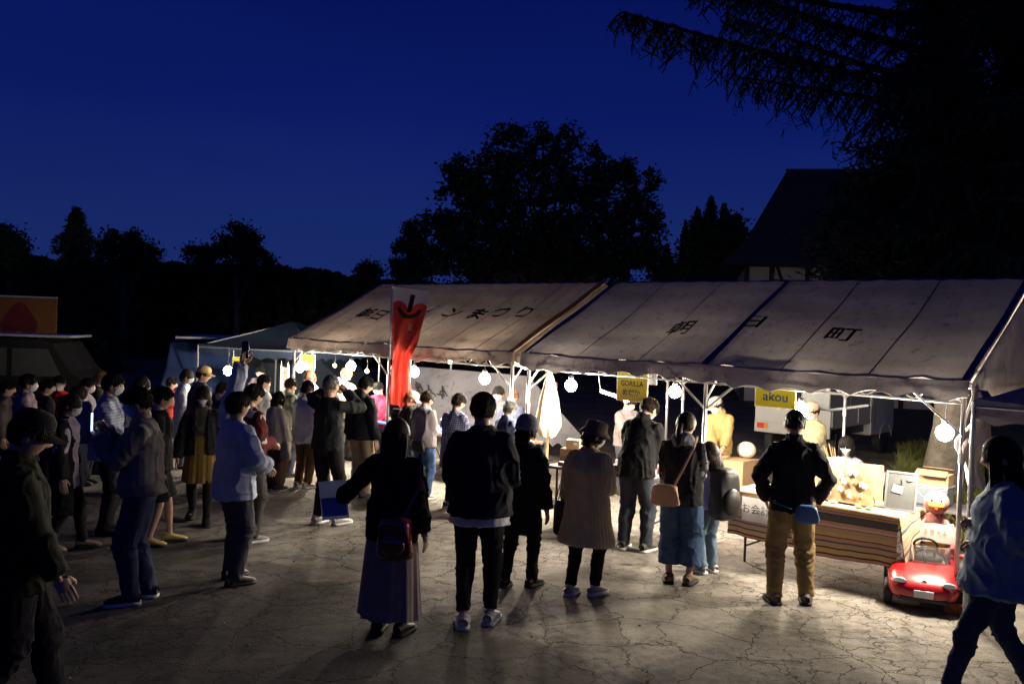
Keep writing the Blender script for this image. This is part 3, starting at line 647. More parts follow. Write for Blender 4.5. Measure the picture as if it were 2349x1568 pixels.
# ================================================================== people
M_skin = mat('skin', (0.46, 0.28, 0.20), 0.55, 0.08, 8, .1, 80, spec=.35)
M_eye = mat('eye_white', (0.7, 0.68, 0.65), .3, .03); M_iris = mat('dark_iris', (0.01, 0.008, 0.006), .15, .1); M_lip = mat('lips', (0.38, .16, .13), .5, .1)
M_hair = {'black': mat('black_hair', (0.006, 0.005, 0.0045), .55, .5, 30, spec=.14), 'brown': mat('brown_hair', (0.10, 0.045, 0.022), .6, .4, 30, spec=.3),
          'dark': mat('dark_brown_hair', (0.016, 0.009, 0.006), .55, .4, 30, spec=.16), 'grey': mat('grey_hair', (0.08, 0.075, 0.07), .45, .4, 30, spec=.4)}
M_mask = mat('mask_white', (0.55, 0.55, 0.56), .85, .04, 5, .2, 40)
def sdirs(nu, nv):
    th = np.linspace(0.02, math.pi - 0.02, nv); ph = np.linspace(0, 2 * math.pi, nu, endpoint=False); T, Ph = np.meshgrid(th, ph, indexing='ij')
    return np.stack([np.sin(T) * np.sin(Ph), np.sin(T) * np.cos(Ph), np.cos(T)], -1).reshape(-1, 3)
def head_pos(D, detail=True):
    x, y, z = D[:, 0], D[:, 1], D[:, 2]
    lo = np.clip(-z, 0, 1); fr = np.clip(y, 0, 1)
    X = .0755 * x * (1 - .30 * lo ** 1.4); Y = .094 * y; Z = .112 * z
    Y = np.where(y < 0, Y * (1 - .28 * lo ** 1.2), Y * (1 - .10 * np.abs(z)))
    X = X * (1 + .06 * np.clip(z, 0, 1) * (y < 0)); Y = Y - .012 * lo * (y > 0) + .012 * lo ** 3 * fr
    if detail:
        g = lambda cx, cz, sx, sz: np.exp(-((x - cx) / sx) ** 2 - ((z - cz) / sz) ** 2) * (y > 0)
        Y = Y + .021 * g(0, -.20, .13, .12) + .011 * g(0, -.02, .08, .18) + .004 * g(0, .20, .5, .09)
        Y = Y - .009 * g(.40, .05, .20, .12) - .009 * g(-.40, .05, .20, .12) + .005 * g(.45, -.18, .22, .18) + .005 * g(-.45, -.18, .22, .18)
        Y = Y + .007 * g(0, -.50, .26, .05) - .003 * g(0, -.545, .25, .018) + .006 * g(0, -.60, .2, .05) + .007 * g(0, -.82, .25, .12)
    return np.stack([X, Y, Z], 1)
def ring_faces(nu, nv, off=0):
    Q = []
    for i in range(nv - 1):
        for k in range(nu): k2 = (k + 1) % nu; Q.append((off + i * nu + k, off + i * nu + k2, off + (i + 1) * nu + k2, off + (i + 1) * nu + k))
    return Q
def build_head():
    nu, nv = 36, 30; D = sdirs(nu, nv); V = head_pos(D); mb = MB(); fs = ring_faces(nu, nv)
    mb.add(V, fs, 0); mb.add([V[i] for i in range(nu)], [tuple(range(nu))], 0); mb.add([V[-nu + i] for i in range(nu)], [tuple(range(nu))], 0)
    for i, f in enumerate(fs):
        d = D[list(f)].mean(0)
        if d[1] > .5 and abs(d[0]) < .26 and -.59 < d[2] < -.47: mb.m[i] = 3
    for s in (-1, 1):
        M = Matrix.Translation((s * .076, -.006, -.006)) @ Matrix.Rotation(s * R(-18), 4, 'Z') @ Matrix.Rotation(R(-8), 4, 'X')
        mb.ell(None, (.008, .020, .032), 10, 7, M=M, mi=0); M2 = Matrix.Translation((s * .081, .000, -.002)) @ Matrix.Rotation(s * R(-18), 4, 'Z')
        mb.ell(None, (.004, .011, .020), 8, 5, M=M2, mi=3)
        mb.ell((s * .030, .0765, .006), (.0135, .0095, .0075), 10, 6, mi=1); mb.ell((s * .030, .0845, .006), (.0058, .003, .0060), 8, 5, mi=2)
        mb.tube([(s * .014, .0905, .024), (s * .030, .0905, .029), (s * .047, .079, .024)], [.0022, .0030, .0018], 5, mi=2)
        mb.tube([(s * .017, .0870, .012), (s * .030, .0895, .0145), (s * .044, .080, .011)], [.0010, .0016, .0010], 4, mi=2)
    return mb
HEAD = build_head()
def build_hand(curl):
    """right hand: wrist at origin, fingers towards -Z, palm faces -X (towards the body)"""
    mb = MB()
    M = Matrix.Translation((0, 0, -.048)); mb.ell((0, .002, -.045), (.014, .040, .052), 10, 7, mi=0)
    mb.tube([(0, 0, .02), (0, 0, -.03)], [.024, .026], 10, flat=.62, mi=0)
    for (y, L, w_) in ((.031, .070, .0088), (.011, .078, .0092), (-.010, .073, .0088), (-.029, .058, .0076)):
        p = Vector((0, y, -.082)); a = curl * .35; pts = [Vector((0, y * .8, -.06)), p]
        for k, l in enumerate((.45, .30, .25)):
            a += curl * (.55 if k else .25); p = p + Vector((-math.sin(a), y * .12, -math.cos(a))) * L * l; pts.append(p)
        mb.tube(pts, [w_, w_ * 1.02, w_ * .95, w_ * .88, w_ * .6], 6, mi=0)
    mb.tube([(0, .022, -.018), (-.012, .042, -.040), (-.022, .052, -.062), (-.030, .050, -.080)], [.013, .0115, .0100, .0065], 6, mi=0)
    return mb
HANDS = {c: build_hand(c) for c in (.35, 1.1)}
def locks(kind, length, seed, head_w=1.0, fringe=True):
    """hair as a shell and a few hundred tapering locks, in head coordinates"""
    rg = np.random.default_rng(seed); mb = MB()
    def surfp(th, ph, off):
        d = np.array([[math.sin(th) * math.sin(ph), math.sin(th) * math.cos(ph), math.cos(th)]]); p = head_pos(d, False)[0]; n = d[0] / np.array([.0755, .094, .112]) * .09; n /= np.linalg.norm(n)
        return p + n * off, n
    def hairline(ph):      # lowest polar angle covered, by azimuth (0 = front)
        a = abs((ph + math.pi) % (2 * math.pi) - math.pi)
        return np.interp(a, [0, .6, 1.0, 1.35, 1.6, 2.2, 3.15], [1.0, 1.02, 1.25, 1.50, 1.45, 1.86, 1.92])
    # shell
    nu, nv = 32, 14; vs = []
    for i in range(nv):
        for k in range(nu):
            ph = 2 * math.pi * k / nu; hl = hairline(ph); p, n = surfp(.02 + (hl - .02) * i / (nv - 1), ph, (.009 - .005 * (i / (nv - 1)) ** 2) if kind in ('short', 'crop') else (.022 if kind == 'long' else .014)); vs.append(p)
    mb.add(vs, ring_faces(nu, nv)); mb.add([vs[k] for k in range(nu)], [tuple(range(nu))])
    if kind == 'crop': nl, seg = 420, 2
    elif kind == 'short': nl, seg = 900, 3
    else: nl, seg = 800, 7
    for i in range(nl):
        ph = rg.uniform(-math.pi, math.pi); hl = hairline(ph); u = rg.random() ** .7; th0 = u * (hl - .02)
        a = abs(ph)
        if kind == 'crop': L = rg.uniform(.02, .035)
        elif kind == 'short': L = rg.uniform(.045, .085)
        else: L = length * rg.uniform(.82, 1.05) + .10 - .09 * th0
        wd = rg.uniform(.0028, .0062) * (1.0 if kind != 'crop' else .7); off0 = rg.uniform(.007, .013) if kind != 'crop' else .008
        if kind in ('bob', 'long', 'tail') and a < .75:       # front locks sweep to the side, a few make a fringe
            if fringe and rg.random() < .55: L = min(L, rg.uniform(.07, .10))
            else: ph = math.copysign(.8 + .5 * rg.random(), ph)
        pts = []; s = 0; th = th0; step = L / seg; rel = False; drift = rg.normal() * .022; lift = abs(rg.normal()) * (.0045 if th0 < 1.1 else .0016) if kind == 'short' else 0
        jt = rg.random() * (.28 if kind != 'crop' else .1)
        lim = 1.32 if abs(ph) < .75 else (1.62 if kind in ('short', 'crop') and abs(ph) < 1.7 else 1.9)
        if kind in ('short', 'crop') and abs(ph) >= 1.7: lim = 2.02
        lim -= jt if kind in ('short', 'crop') else 0
        tail = kind == 'tail'
        p, n = surfp(th, ph, off0); pts.append((p, n))
        for k in range(seg):
            if not rel:
                th2 = th + step / .10
                if th2 > lim and kind in ('short', 'crop'): th2 = lim + .02 * k
                if th2 > 1.62 and kind in ('bob', 'long'): rel = True
                if tail: ph = ph + (math.copysign(math.pi, ph) - ph) * .16
                th = min(th2, 1.72) if kind in ('bob', 'long') else min(th2, lim + .2); p, n = surfp(th, ph + drift * 3 * k, off0 * (1 - .55 * min(1, max(0, th - 1.15) / .5)) + (lift * k if kind == 'short' else 0))
            else:
                out = .0045 if kind == 'bob' and k < seg - 2 else .001
                p = p + np.array([n[0] * out + rg.normal() * .0015, n[1] * out + (-.009 if kind == 'long' and n[1] < .2 else 0) + rg.normal() * .0015, -step])
                if kind == 'bob' and k >= seg - 2: p = p - n * .005
            pts.append((p, n))
        vs = []; m = len(pts)
        for k, (p, n) in enumerate(pts):
            t = pts[min(k + 1, m - 1)][0] - pts[max(k - 1, 0)][0]; t = t / (np.linalg.norm(t) + 1e-9); sd = np.cross(t, n); sd /= np.linalg.norm(sd) + 1e-9
            w_ = wd * (1 - .75 * (k / (m - 1)) ** 2.5); vs += [p + sd * w_, p - sd * w_, p + n * w_ * .55]
        mb.add(vs, [f for k in range(m - 1) for f in ((3 * k, 3 * k + 1, 3 * k + 4, 3 * k + 3), (3 * k + 1, 3 * k + 2, 3 * k + 5, 3 * k + 4), (3 * k + 2, 3 * k, 3 * k + 3, 3 * k + 5))])
    if kind in ('bob', 'long'):
        vs = []; K = 9; nu = 18
        for i in range(K):
            z = .03 - (length + .03) * i / (K - 1)
            for k in range(nu):
                a = 2 * math.pi * k / nu; rx = (.100 * (1 - .06 * (i / K) ** 2) if kind == 'long' else .080); cy = -.046 - (.045 * i / K if kind == 'long' else 0)
                vs.append((rx * math.sin(a) * (1 + .02 * math.sin(a * 9)), cy + .050 * math.cos(a), z))
        mb.add(vs, ring_faces(nu, K)); mb.add([vs[k] for k in range(nu)], [tuple(range(nu))]); mb.add([vs[-nu + k] for k in range(nu)], [tuple(range(nu))])
    if kind == 'tail':
        mb.tube([(0, -.095, -.005), (0, -.125, -.02), (0, -.135, -.07), (0, -.125, -.13 - length * .4), (0, -.115, -.16 - length * .6)], [.018, .026, .030, .022, .006], 10)
    return mb
pending = []   # cloth and bodies: raw volumes waiting for one joint voxel pass
def ell_ring(c, X, Y, rx, ry, n=16, ph=0.0):
    return [c + X * (rx * math.cos(2 * math.pi * k / n + ph)) + Y * (ry * math.sin(2 * math.pi * k / n + ph)) for k in range(n)]
def loft(rings, mb):
    n = len(rings[0]); vs = [v for r_ in rings for v in r_]; fs = ring_faces(n, len(rings))
    fs = list(fs) + [tuple(range(n - 1, -1, -1)), tuple((len(rings) - 1) * n + k for k in range(n))]; mb.add(vs, fs)
def ik(S_, T_, l1, l2, pole):
    d = T_ - S_; L = min(d.length, (l1 + l2) * .995); dn = d.normalized(); L = max(L, abs(l1 - l2) * 1.05 + .01)
    a = (l1 * l1 - l2 * l2 + L * L) / (2 * L); h = math.sqrt(max(0, l1 * l1 - a * a)); pl = pole - dn * pole.dot(dn); pl.normalize()
    return S_ + dn * a + pl * h, S_ + dn * L
ARMS = {'down': ((.150, .015, .455), (.3, -.8, 0), .35), 'loose': ((.160, .055, .47), (.4, -.9, 0), .35), 'front': ((.035, .150, .60), (.35, -.8, -.5), 1.1),
        'phone': ((.03, .185, .76), (.8, -.3, -.8), 1.1), 'face': ((.040, .13, .90), (1, .0, -.5), 1.1), 'pocket': ((.125, .055, .515), (1, -.75, -.1), 1.1),
        'table': ((.10, .24, .50), (.5, -.6, -.4), .35), 'reach': ((.10, .32, .66), (.5, -.3, -.8), .35), 'up': ((.05, .10, 1.18), (.9, .3, 0), 1.1), 'swingf': ((.15, .14, .49), (.3, -.9, 0), .35),
        'swingb': ((.16, -.12, .48), (.3, -.9, 0), .35), 'hold': ((.07, .15, .60), (.40, -.8, -.4), 1.1), 'out': ((.36, .06, .56), (.3, -.6, -.6), 1.1), 'chin': ((.03, .09, .86), (.45, .5, -1), 1.1)}
PEOPLE = {}
def person(key, label, px, fy, hy, az, top=None, bot=None, hair=('short', 'black', .1), arms=('down', 'down'), lean=0.0, hyaw=0, hpitch=8, mask=None, hat=None,
           shoes=(0.03, 0.03, 0.03), sole=None, feet=None, stance=.058, build=1.0, kid=False, inner=None, group='people at the night market', height=None, sit=0.0, bare=None, opt2=None):
    g0 = G(px, fy); d = g0.y
    v = ray(px, hy); H = height or (CAM_H + v.z * d / v.y); H = max(.8, min(1.86, H))
    lz = math.cos(lean) * .48 + .52
    H = H / (lz if lean < .2 or height is None else 1)
    root = empty('person', (g0.x, g0.y, -sit), -R(az), label, 'person', group)
    near = d < 8.0; vox = .0105 if near else (.0135 if d < 10.2 else .018)
    hp = .52; V3 = Vector
    def sp(s, off=(0, 0)):
        if s <= hp: return V3((off[0], off[1], s)) * H
        a = lean * min(1, (s - hp) / .12); return V3((off[0], off[1] * math.cos(a) + (s - hp) * math.sin(a), hp + (s - hp) * math.cos(a) - off[1] * math.sin(a))) * H
    X = V3((1, 0, 0))
    def Yb(s): a = lean * min(1, max(0, (s - hp)) / .12); return V3((0, math.cos(a), -math.sin(a)))
    hs = (H / 1.68) ** .75 * (1.16 if kid else 1.06)
    Rh = Matrix.Rotation(-R(hyaw), 4, 'Z') @ Matrix.Rotation(-(lean * .35 + R(hpitch)), 4, 'X')
    hc = sp(.855) + (Rh @ V3((0, .012, .055)).to_4d()).to_3d() * H * (1.0)
    Mh = Matrix.Translation(hc) @ Rh @ Matrix.Diagonal((hs, hs, hs, 1))
    # raise or lower so that the top of the head stands at H for upright figures
    sh = .096 * build if not kid else .092
    J = {}
    for s in (-1, 1):
        nm = arms[0] if s < 0 else arms[1]
        if isinstance(nm, str): t, pole, cu = ARMS[nm]
        else: t, pole, cu = nm
        up = nm == 'up' or (t[2] > 1.0)
        S_ = sp(.790 + (.03 if up else 0), (s * sh, 0)); T_ = V3((s * t[0], t[1], t[2])) * H
        if lean > .12 and t[2] < 1: T_ = T_ + V3((0, lean * .22, -.0)) * H
        E_, W_ = ik(S_, T_, .168 * H, .150 * H, V3((s * pole[0], pole[1], pole[2])))
        J[s] = (S_, E_, W_, cu)
    fp = feet or ((-stance, 0, 0), (stance, .0, 0)); LJ = {}
    for s, q in ((-1, fp[0]), (1, fp[1])):
        hj = V3((s * .050, 0, .505)) * H; an = V3((q[0], q[1], .045 + q[2])) * H
        kn, an = ik(hj, an, .238 * H, .232 * H, V3((s * .15, 1, 0))); LJ[s] = (hj, kn, an)
    W = build
    # --- body
    mb = MB(); rg = []
    for s_, rx, ry in ((.47, .055, .05), (.51, .088 * W, .060), (.56, .085 * W, .058), (.62, .072 * W, .050), (.70, .080 * W, .056), (.77, .080 * W, .054), (.80, .062, .042), (.83, .036, .034)):
        rg.append(ell_ring(sp(s_), X, Yb(s_), rx * H, ry * H))
    loft(rg, mb)
    mb.tube([sp(.81), sp(.855), hc + (Rh @ V3((0, -.01, -.06)).to_4d()).to_3d() * hs], [.036 * H, .034 * H, .034 * H], 12)
    for s in (-1, 1):
        S_, E_, W_, cu = J[s]; mb.tube([sp(.80, (s * .05, 0)), S_, S_.lerp(E_, .5), E_, E_.lerp(W_, .35), W_], [.022 * H, .024 * H, .024 * H, .020 * H, .020 * H, .0155 * H], 10)
        a, b_, c = LJ[s]; mb.tube([a + V3((0, 0, .02 * H)), a.lerp(b_, .4), b_, b_.lerp(c, .35), b_.lerp(c, .8), c - V3((0, 0, .02 * H))], [.043 * H, .038 * H, .026 * H, .028 * H, .020 * H, .021 * H], 12)
        mb.tube([c - V3((0, .02, .01)) * H, c + V3((s * .01, .08, -.025)) * H], [.024 * H, .016 * H], 8)
    extra = []
    for s in (-1, 1):
        S_, E_, W_, cu = J[s]; fd = (W_ - E_).normalized(); zz = -fd
        palm = V3((-s, 0, 0)) if abs(fd.z) > .5 else V3((0, 0, -1)); xx = palm - fd * palm.dot(fd); xx.normalize(); xx = -xx * 1.0
        yy = zz.cross(xx)
        m3 = Matrix((xx, yy, zz)).transposed().to_4x4(); fl = 1 if yy.y > -.2 else -1
        extra.append((HANDS[1.1 if cu > 1 else .35], Matrix.Translation(W_) @ m3 @ Matrix.Diagonal((hs * .98, fl * hs * .98, hs * .98, 1))))
    extra.append((HEAD, Mh))
    pending.append(dict(name='body', mb=mb, vox=vox * 1.15, mats=[M_skin, M_eye, M_iris, M_lip], parent=root, fold=None, extra=extra))
    # --- trousers, skirt
    if opt2:
        mb = MB()
        for s in (-1, 1):
            a, b_, c = LJ[s]; mb.tube([a, a.lerp(b_, .4), b_, b_.lerp(c, .35), b_.lerp(c, .8), c - V3((0, 0, .01 * H))], [.052 * H, .047 * H, .036 * H, .037 * H, .026 * H, .026 * H], 12)
        mb.build('tights', cloth(opt2), root, smooth=True)
    if bot:
        kind, col = bot[0], bot[1]; m = cloth(col) if not isinstance(col, bpy.types.Material) else col; mb = MB()
        opt = bot[2] if len(bot) > 2 else {}
        if kind in ('slim', 'jeans', 'wide', 'shorts'):
            k = {'slim': 1.0, 'jeans': 1.16, 'wide': 1.5, 'shorts': 1.3}[kind]; ank = {'slim': .030, 'jeans': .037, 'wide': .064, 'shorts': .06}[kind]; he = opt.get('hem', .035 if kind != 'wide' else .09)
            loft([ell_ring(sp(s_), X, Yb(s_), rx * H * W, ry * H) for s_, rx, ry in ((.465, .07, .062), (.50, .098, .072), (.54, .098, .070), (.60, .086, .061), (.625, .080, .057))], mb)
            for s in (-1, 1):
                a, b_, c = LJ[s]; t = (he * H - c.z) / max(.01, (b_.z - c.z)); foot = c.lerp(b_, max(-.15, min(.85, t)))
                if kind == 'shorts': foot = b_.lerp(a, .05)
                mid = a.lerp(b_, .5); kr = .043 * k if kind != 'slim' else .040
                pts = [a + V3((s * .004, 0, .03)) * H, a.lerp(b_, .35), b_, b_.lerp(foot, .35) + V3((0, -.006, 0)) * H, foot] if kind != 'shorts' else [a + V3((0, 0, .03)) * H, a.lerp(b_, .5), foot]
                rr = [.060 * H, .055 * k ** .6 * H, kr * H, (.5 * kr + .5 * ank + .002) * H, ank * H] if kind != 'shorts' else [.06 * H, .058 * H, .058 * H]
                mb.tube(pts, rr, 14)
            pending.append(dict(name='trousers', mb=mb, vox=vox, mats=[m], parent=root, fold=('leg', H), extra=[]))
        else:   # skirt: lofted with deep soft pleats
            h0, h1, fl = .64, opt.get('hem', .10), opt.get('flare', .17); n = 96; K = 16; vs = []; sd = RNG.random() * 9
            for i in range(K):
                t = i / (K - 1); z = h0 + (h1 - h0) * t; rx = (.090 + (fl - .090) * min(1, t * 1.0) ** .6) * H; ry = (.062 + (fl * .80 - .062) * t ** .8) * H
                for kk in range(n):
                    a = 2 * math.pi * kk / n; f = 1 + t * (.05 * math.sin(a * 11 + sd + .7 * math.sin(a * 3)) + .03 * math.sin(a * 23 + 2 * sd) + .02 * math.sin(a * 5 - sd)); q = sp(z); vs.append(V3((q.x + rx * f * math.cos(a), q.y * (1 if z > hp else 0) + ry * f * math.sin(a), z * H + .004 * math.sin(a * 4))))
            mb.add(vs, ring_faces(n, K)); mb.build('skirt', m, root, smooth=True)
    # --- shoes
    if not bare:
        ms = mat('shoe_%02x%02x%02x' % tuple(int(c * 255) for c in shoes), shoes, .6, .2, 12, .3, 40); mso = mat('sole_%s' % ('w' if sole else 'd'), (.6, .6, .58) if sole else (.025, .025, .025), .7, .1)
        for s in (-1, 1):
            a, b_, c = LJ[s]; mbs = MB(); q = fp[0] if s < 0 else fp[1]; toe = R(9) * s; lift = q[2]; pit = -min(.9, lift * 7) if q[1] < 0 or lift > 0 else 0
            Ms = Matrix.Translation((c.x, c.y, max(.0, c.z - .045 * H))) @ Matrix.Rotation(-toe, 4, 'Z') @ Matrix.Translation((0, .06, 0) if pit else (0, 0, 0)) @ Matrix.Rotation(pit, 4, 'X') @ Matrix.Translation((0, -.06, 0) if pit else (0, 0, 0))
            fl = .155 * H; y0 = -.045 * H; rings = []
            for t, wx, zt in ((0, .020, .045), (.06, .026, .058), (.2, .028, .064), (.35, .028, .058), (.5, .030, .044), (.7, .033, .034), (.88, .028, .026), (1, .012, .018)):
                y = y0 + fl * t; n = 12; rr = []
                for k in range(n):
                    an_ = 2 * math.pi * k / n; rr.append(Ms @ V3((wx * H * 1.03 * math.cos(an_), y, .016 * H * 0 + .020 + (zt * H - .012) * .5 + (zt * H - .012) * .5 * math.sin(an_))))
                rings.append(rr)
            n = 12; mbs.add([v for r_ in rings for v in r_], ring_faces(n, len(rings)) + [tuple(range(n)), tuple(range(7 * n, 8 * n))], 0)
            outl = [(y0 + fl * t, wx * H * 1.08) for t, wx in ((-.02, .016), (.05, .026), (.2, .029), (.4, .028), (.6, .032), (.75, .034), (.9, .029), (1.01, .014))]
            lo = [(x_, y_) for y_, x_ in outl] + [(-x_, y_) for y_, x_ in reversed(outl)]; n = len(lo)
            mbs.add([Ms @ V3((x_, y_, .002)) for x_, y_ in lo] + [Ms @ V3((x_, y_, .026)) for x_, y_ in lo], [(k, (k + 1) % n, n + (k + 1) % n, n + k) for k in range(n)] + [tuple(range(n - 1, -1, -1)), tuple(range(n, 2 * n))], 1)
            mbs.build('shoe', [ms, mso], root, smooth=True)
            mbs_ = None
    # --- tops
    def make_top(spec, nm, grow=0.0):
        kind, col, hem, loose, sl = spec[:5]; opt = spec[5] if len(spec) > 5 else {}
        m = col if isinstance(col, bpy.types.Material) else cloth(col); mb = MB(); g = loose + grow
        hr = opt.get('hemr', .104 + .02 * (loose - 1) * 3)
        prof = [(.842, .040, .038), (.830, .054 * W, .046), (.815, .069 * W, .056), (.792, .084 * W, .063), (.765, .094 * W * g ** .3, .068 * g ** .5), (.72, .094 * W * g ** .7, .072 * g), (.64, .093 * W * g, .069 * g), (.56, .104 * W * g, .075 * g)]
        if hem < .55: prof += [(hem + (.56 - hem) * .5, (hr + .102 * W * g) * .5 + .003, .079 * g), (hem, hr * W * (g ** .5), .078 * g * (hr / .104) ** .8)]
        else: prof = [p for p in prof if p[0] > hem + .02] + [(hem, .100 * W * g, .072 * g)]
        n = 20 if kind != 'pleat' else 60
        if opt.get('low'): prof = [(.62, .09 * W, .062)] + [p for p in prof if p[0] < .60]; sl = -1
        loft([ell_ring(sp(s_), X, Yb(s_), rx * H, ry * H, n) for s_, rx, ry in prof], mb)
        for s in (-1, 1) if sl >= 0 else ():
            S_, E_, W_, cu = J[s]; k = g ** 1.3; e_ = E_.lerp(W_, max(0, min(1, (sl - .5) * 2))) if sl > .5 else S_.lerp(E_, sl * 2)
            pts = [sp(.795, (s * sh * .3, 0)), S_ + V3((s * -.008, 0, -.004)) * H]; rr = [.034 * H, .037 * H * k ** .4]
            if sl > .5: pts += [S_.lerp(E_, .5), E_, E_.lerp(e_, .55), e_]; rr += [.038 * k * H, .033 * k * H, .032 * k * H, opt.get('cuff', .028) * k * H]
            else: pts += [S_.lerp(e_, .6), e_]; rr += [.046 * k * H, .044 * k * H]
            mb.tube(pts, rr, 14)
        if 'hood' in opt:
            c = sp(.838, (0, -.048)); mb.ell(c, (.066 * H, .036 * H, .046 * H), 14, 8); mb.tube([sp(.835, (-.045, -.02)), sp(.848, (0, -.055)), sp(.835, (.045, -.02))], [.022 * H, .028 * H, .022 * H], 10)
        if 'collar' in opt: loft([ell_ring(sp(s_), X, Yb(s_), r_ * H, r_ * H * .95) for s_, r_ in ((.82, .050), (.845, .042), (.862, .041))], mb)
        pending.append(dict(name=nm, mb=mb, vox=vox if kind != 'pleat' else .0085, mats=[m], parent=root, fold=('pleat' if kind == 'pleat' else 'top', H), extra=[], cut=opt.get('open'), lowcut=opt.get('lowcut'), clear=(H, lean)))
    if inner: make_top(inner, 'shirt', -.16)
    if top: make_top(top, {'coat': 'coat', 'pleat': 'coat', 'jacket': 'jacket'}.get(top[0], 'shirt'))
    # --- hair, mask, hat
    if hair:
        k = ('locks', hair[0], round(hair[2], 2), hair[1], (int(px) % 3))
        if k not in _M:
            h = locks(hair[0], hair[2], int(px) % 3 + 3, fringe=len(hair) <= 3); _M[k] = h.mesh('hair')
        me = _M[k]
        o = link('hair', me, M_hair[hair[1]], root, smooth=True); o.matrix_local = Mh
    if mask:
        D = []; nu, nv = 22, 14
        for i in range(nv):
            for k in range(nu):
                ph = (k / (nu - 1) - .5) * 2.35; th = np.interp(i / (nv - 1), [0, 1], [1.60 + .18 * abs(ph) ** 1.5 * .5, 2.68 - .32 * abs(ph)]); D.append([math.sin(th) * math.sin(ph), math.sin(th) * math.cos(ph), math.cos(th)])
        D = np.array(D); Vm = head_pos(D, False); ii = np.arange(nv).repeat(nu) / (nv - 1); kk = np.tile(np.linspace(-1, 1, nu), nv)
        Vm[:, 1] += .010 + .016 * np.exp(-(kk / .42) ** 2) * np.sin(ii * 2.6 + .35) + .0012 * np.sin(ii * 18); Vm[:, 0] *= 1.05; V2 = Vm - np.array([0, .003, 0])
        mm = MB(); q = [(i * nu + k, i * nu + k + 1, (i + 1) * nu + k + 1, (i + 1) * nu + k) for i in range(nv - 1) for k in range(nu - 1)]; mm.add(Vm, q)
        for s, kx in ((-1, 0), (1, nu - 1)):
            for i in (1, nv - 2): mm.tube([Vm[i * nu + kx], (s * .080, .012, -.004 + (.02 if i == 1 else -.03))], .0016, 4)
        o = mm.build('face_mask', mask if isinstance(mask, bpy.types.Material) else M_mask, root, smooth=True); o.matrix_local = Mh
        sm = o.modifiers.new('thick', 'SOLIDIFY'); sm.thickness = .002
    if hat:
        kind, col = hat[0], hat[1]; mh = cloth(col); mm = MB()
        if kind == 'bucket':
            mm.lathe([(.128, .018), (.130, .022), (.096, .062), (.092, .075), (.088, .112), (.078, .135), (.03, .142), (.005, .142)], n=36, sy=1.10)
            mm.lathe([(.094, .060), (.128, .017), (.124, .016), (.088, .060)], n=36, sy=1.10)
        elif kind == 'beanie':
            mm.lathe([(.086, .0), (.094, .012), (.096, .05), (.091, .095), (.070, .130), (.035, .148), (.005, .152)], c=(0, -.008, 0), n=32, sy=1.14)
            mm.lathe([(.093, -.004), (.098, .0), (.099, .030), (.094, .034)], c=(0, -.008, 0), n=32, sy=1.14)
        elif kind == 'cap':
            mm.lathe([(.086, .028), (.088, .05), (.084, .090), (.064, .120), (.03, .132), (.005, .134)], n=28, sy=1.16)
            v = []; nn_ = 13
            for r_ in (0, 1):
                for k in range(nn_): a = (k / (nn_ - 1) - .5) * 2.3; v.append((.080 * math.sin(a) * (1 + .06 * r_), .080 * math.cos(a) * 1.15 + .075 * r_ * math.cos(a * .7), .036 - .020 * r_ - .016 * abs(math.sin(a)) * 1))
            mm.add(v, [(k, k + 1, nn_ + k + 1, nn_ + k) for k in range(nn_ - 1)]); mm.add([(x_, y_, z_ - .004) for x_, y_, z_ in v], [(nn_ + k, nn_ + k + 1, k + 1, k) for k in range(nn_ - 1)])
            mm.ell((0, 0, .136), (.008, .008, .005), 8, 4)
        o = mm.build({'bucket': 'bucket_hat', 'beanie': 'knit_hat', 'cap': 'cap'}[kind], mh, root, smooth=True); o.matrix_local = Mh
    PEOPLE[key] = dict(root=root, H=H, J=J, LJ=LJ, sp=sp, Mh=Mh, d=d)
    return root
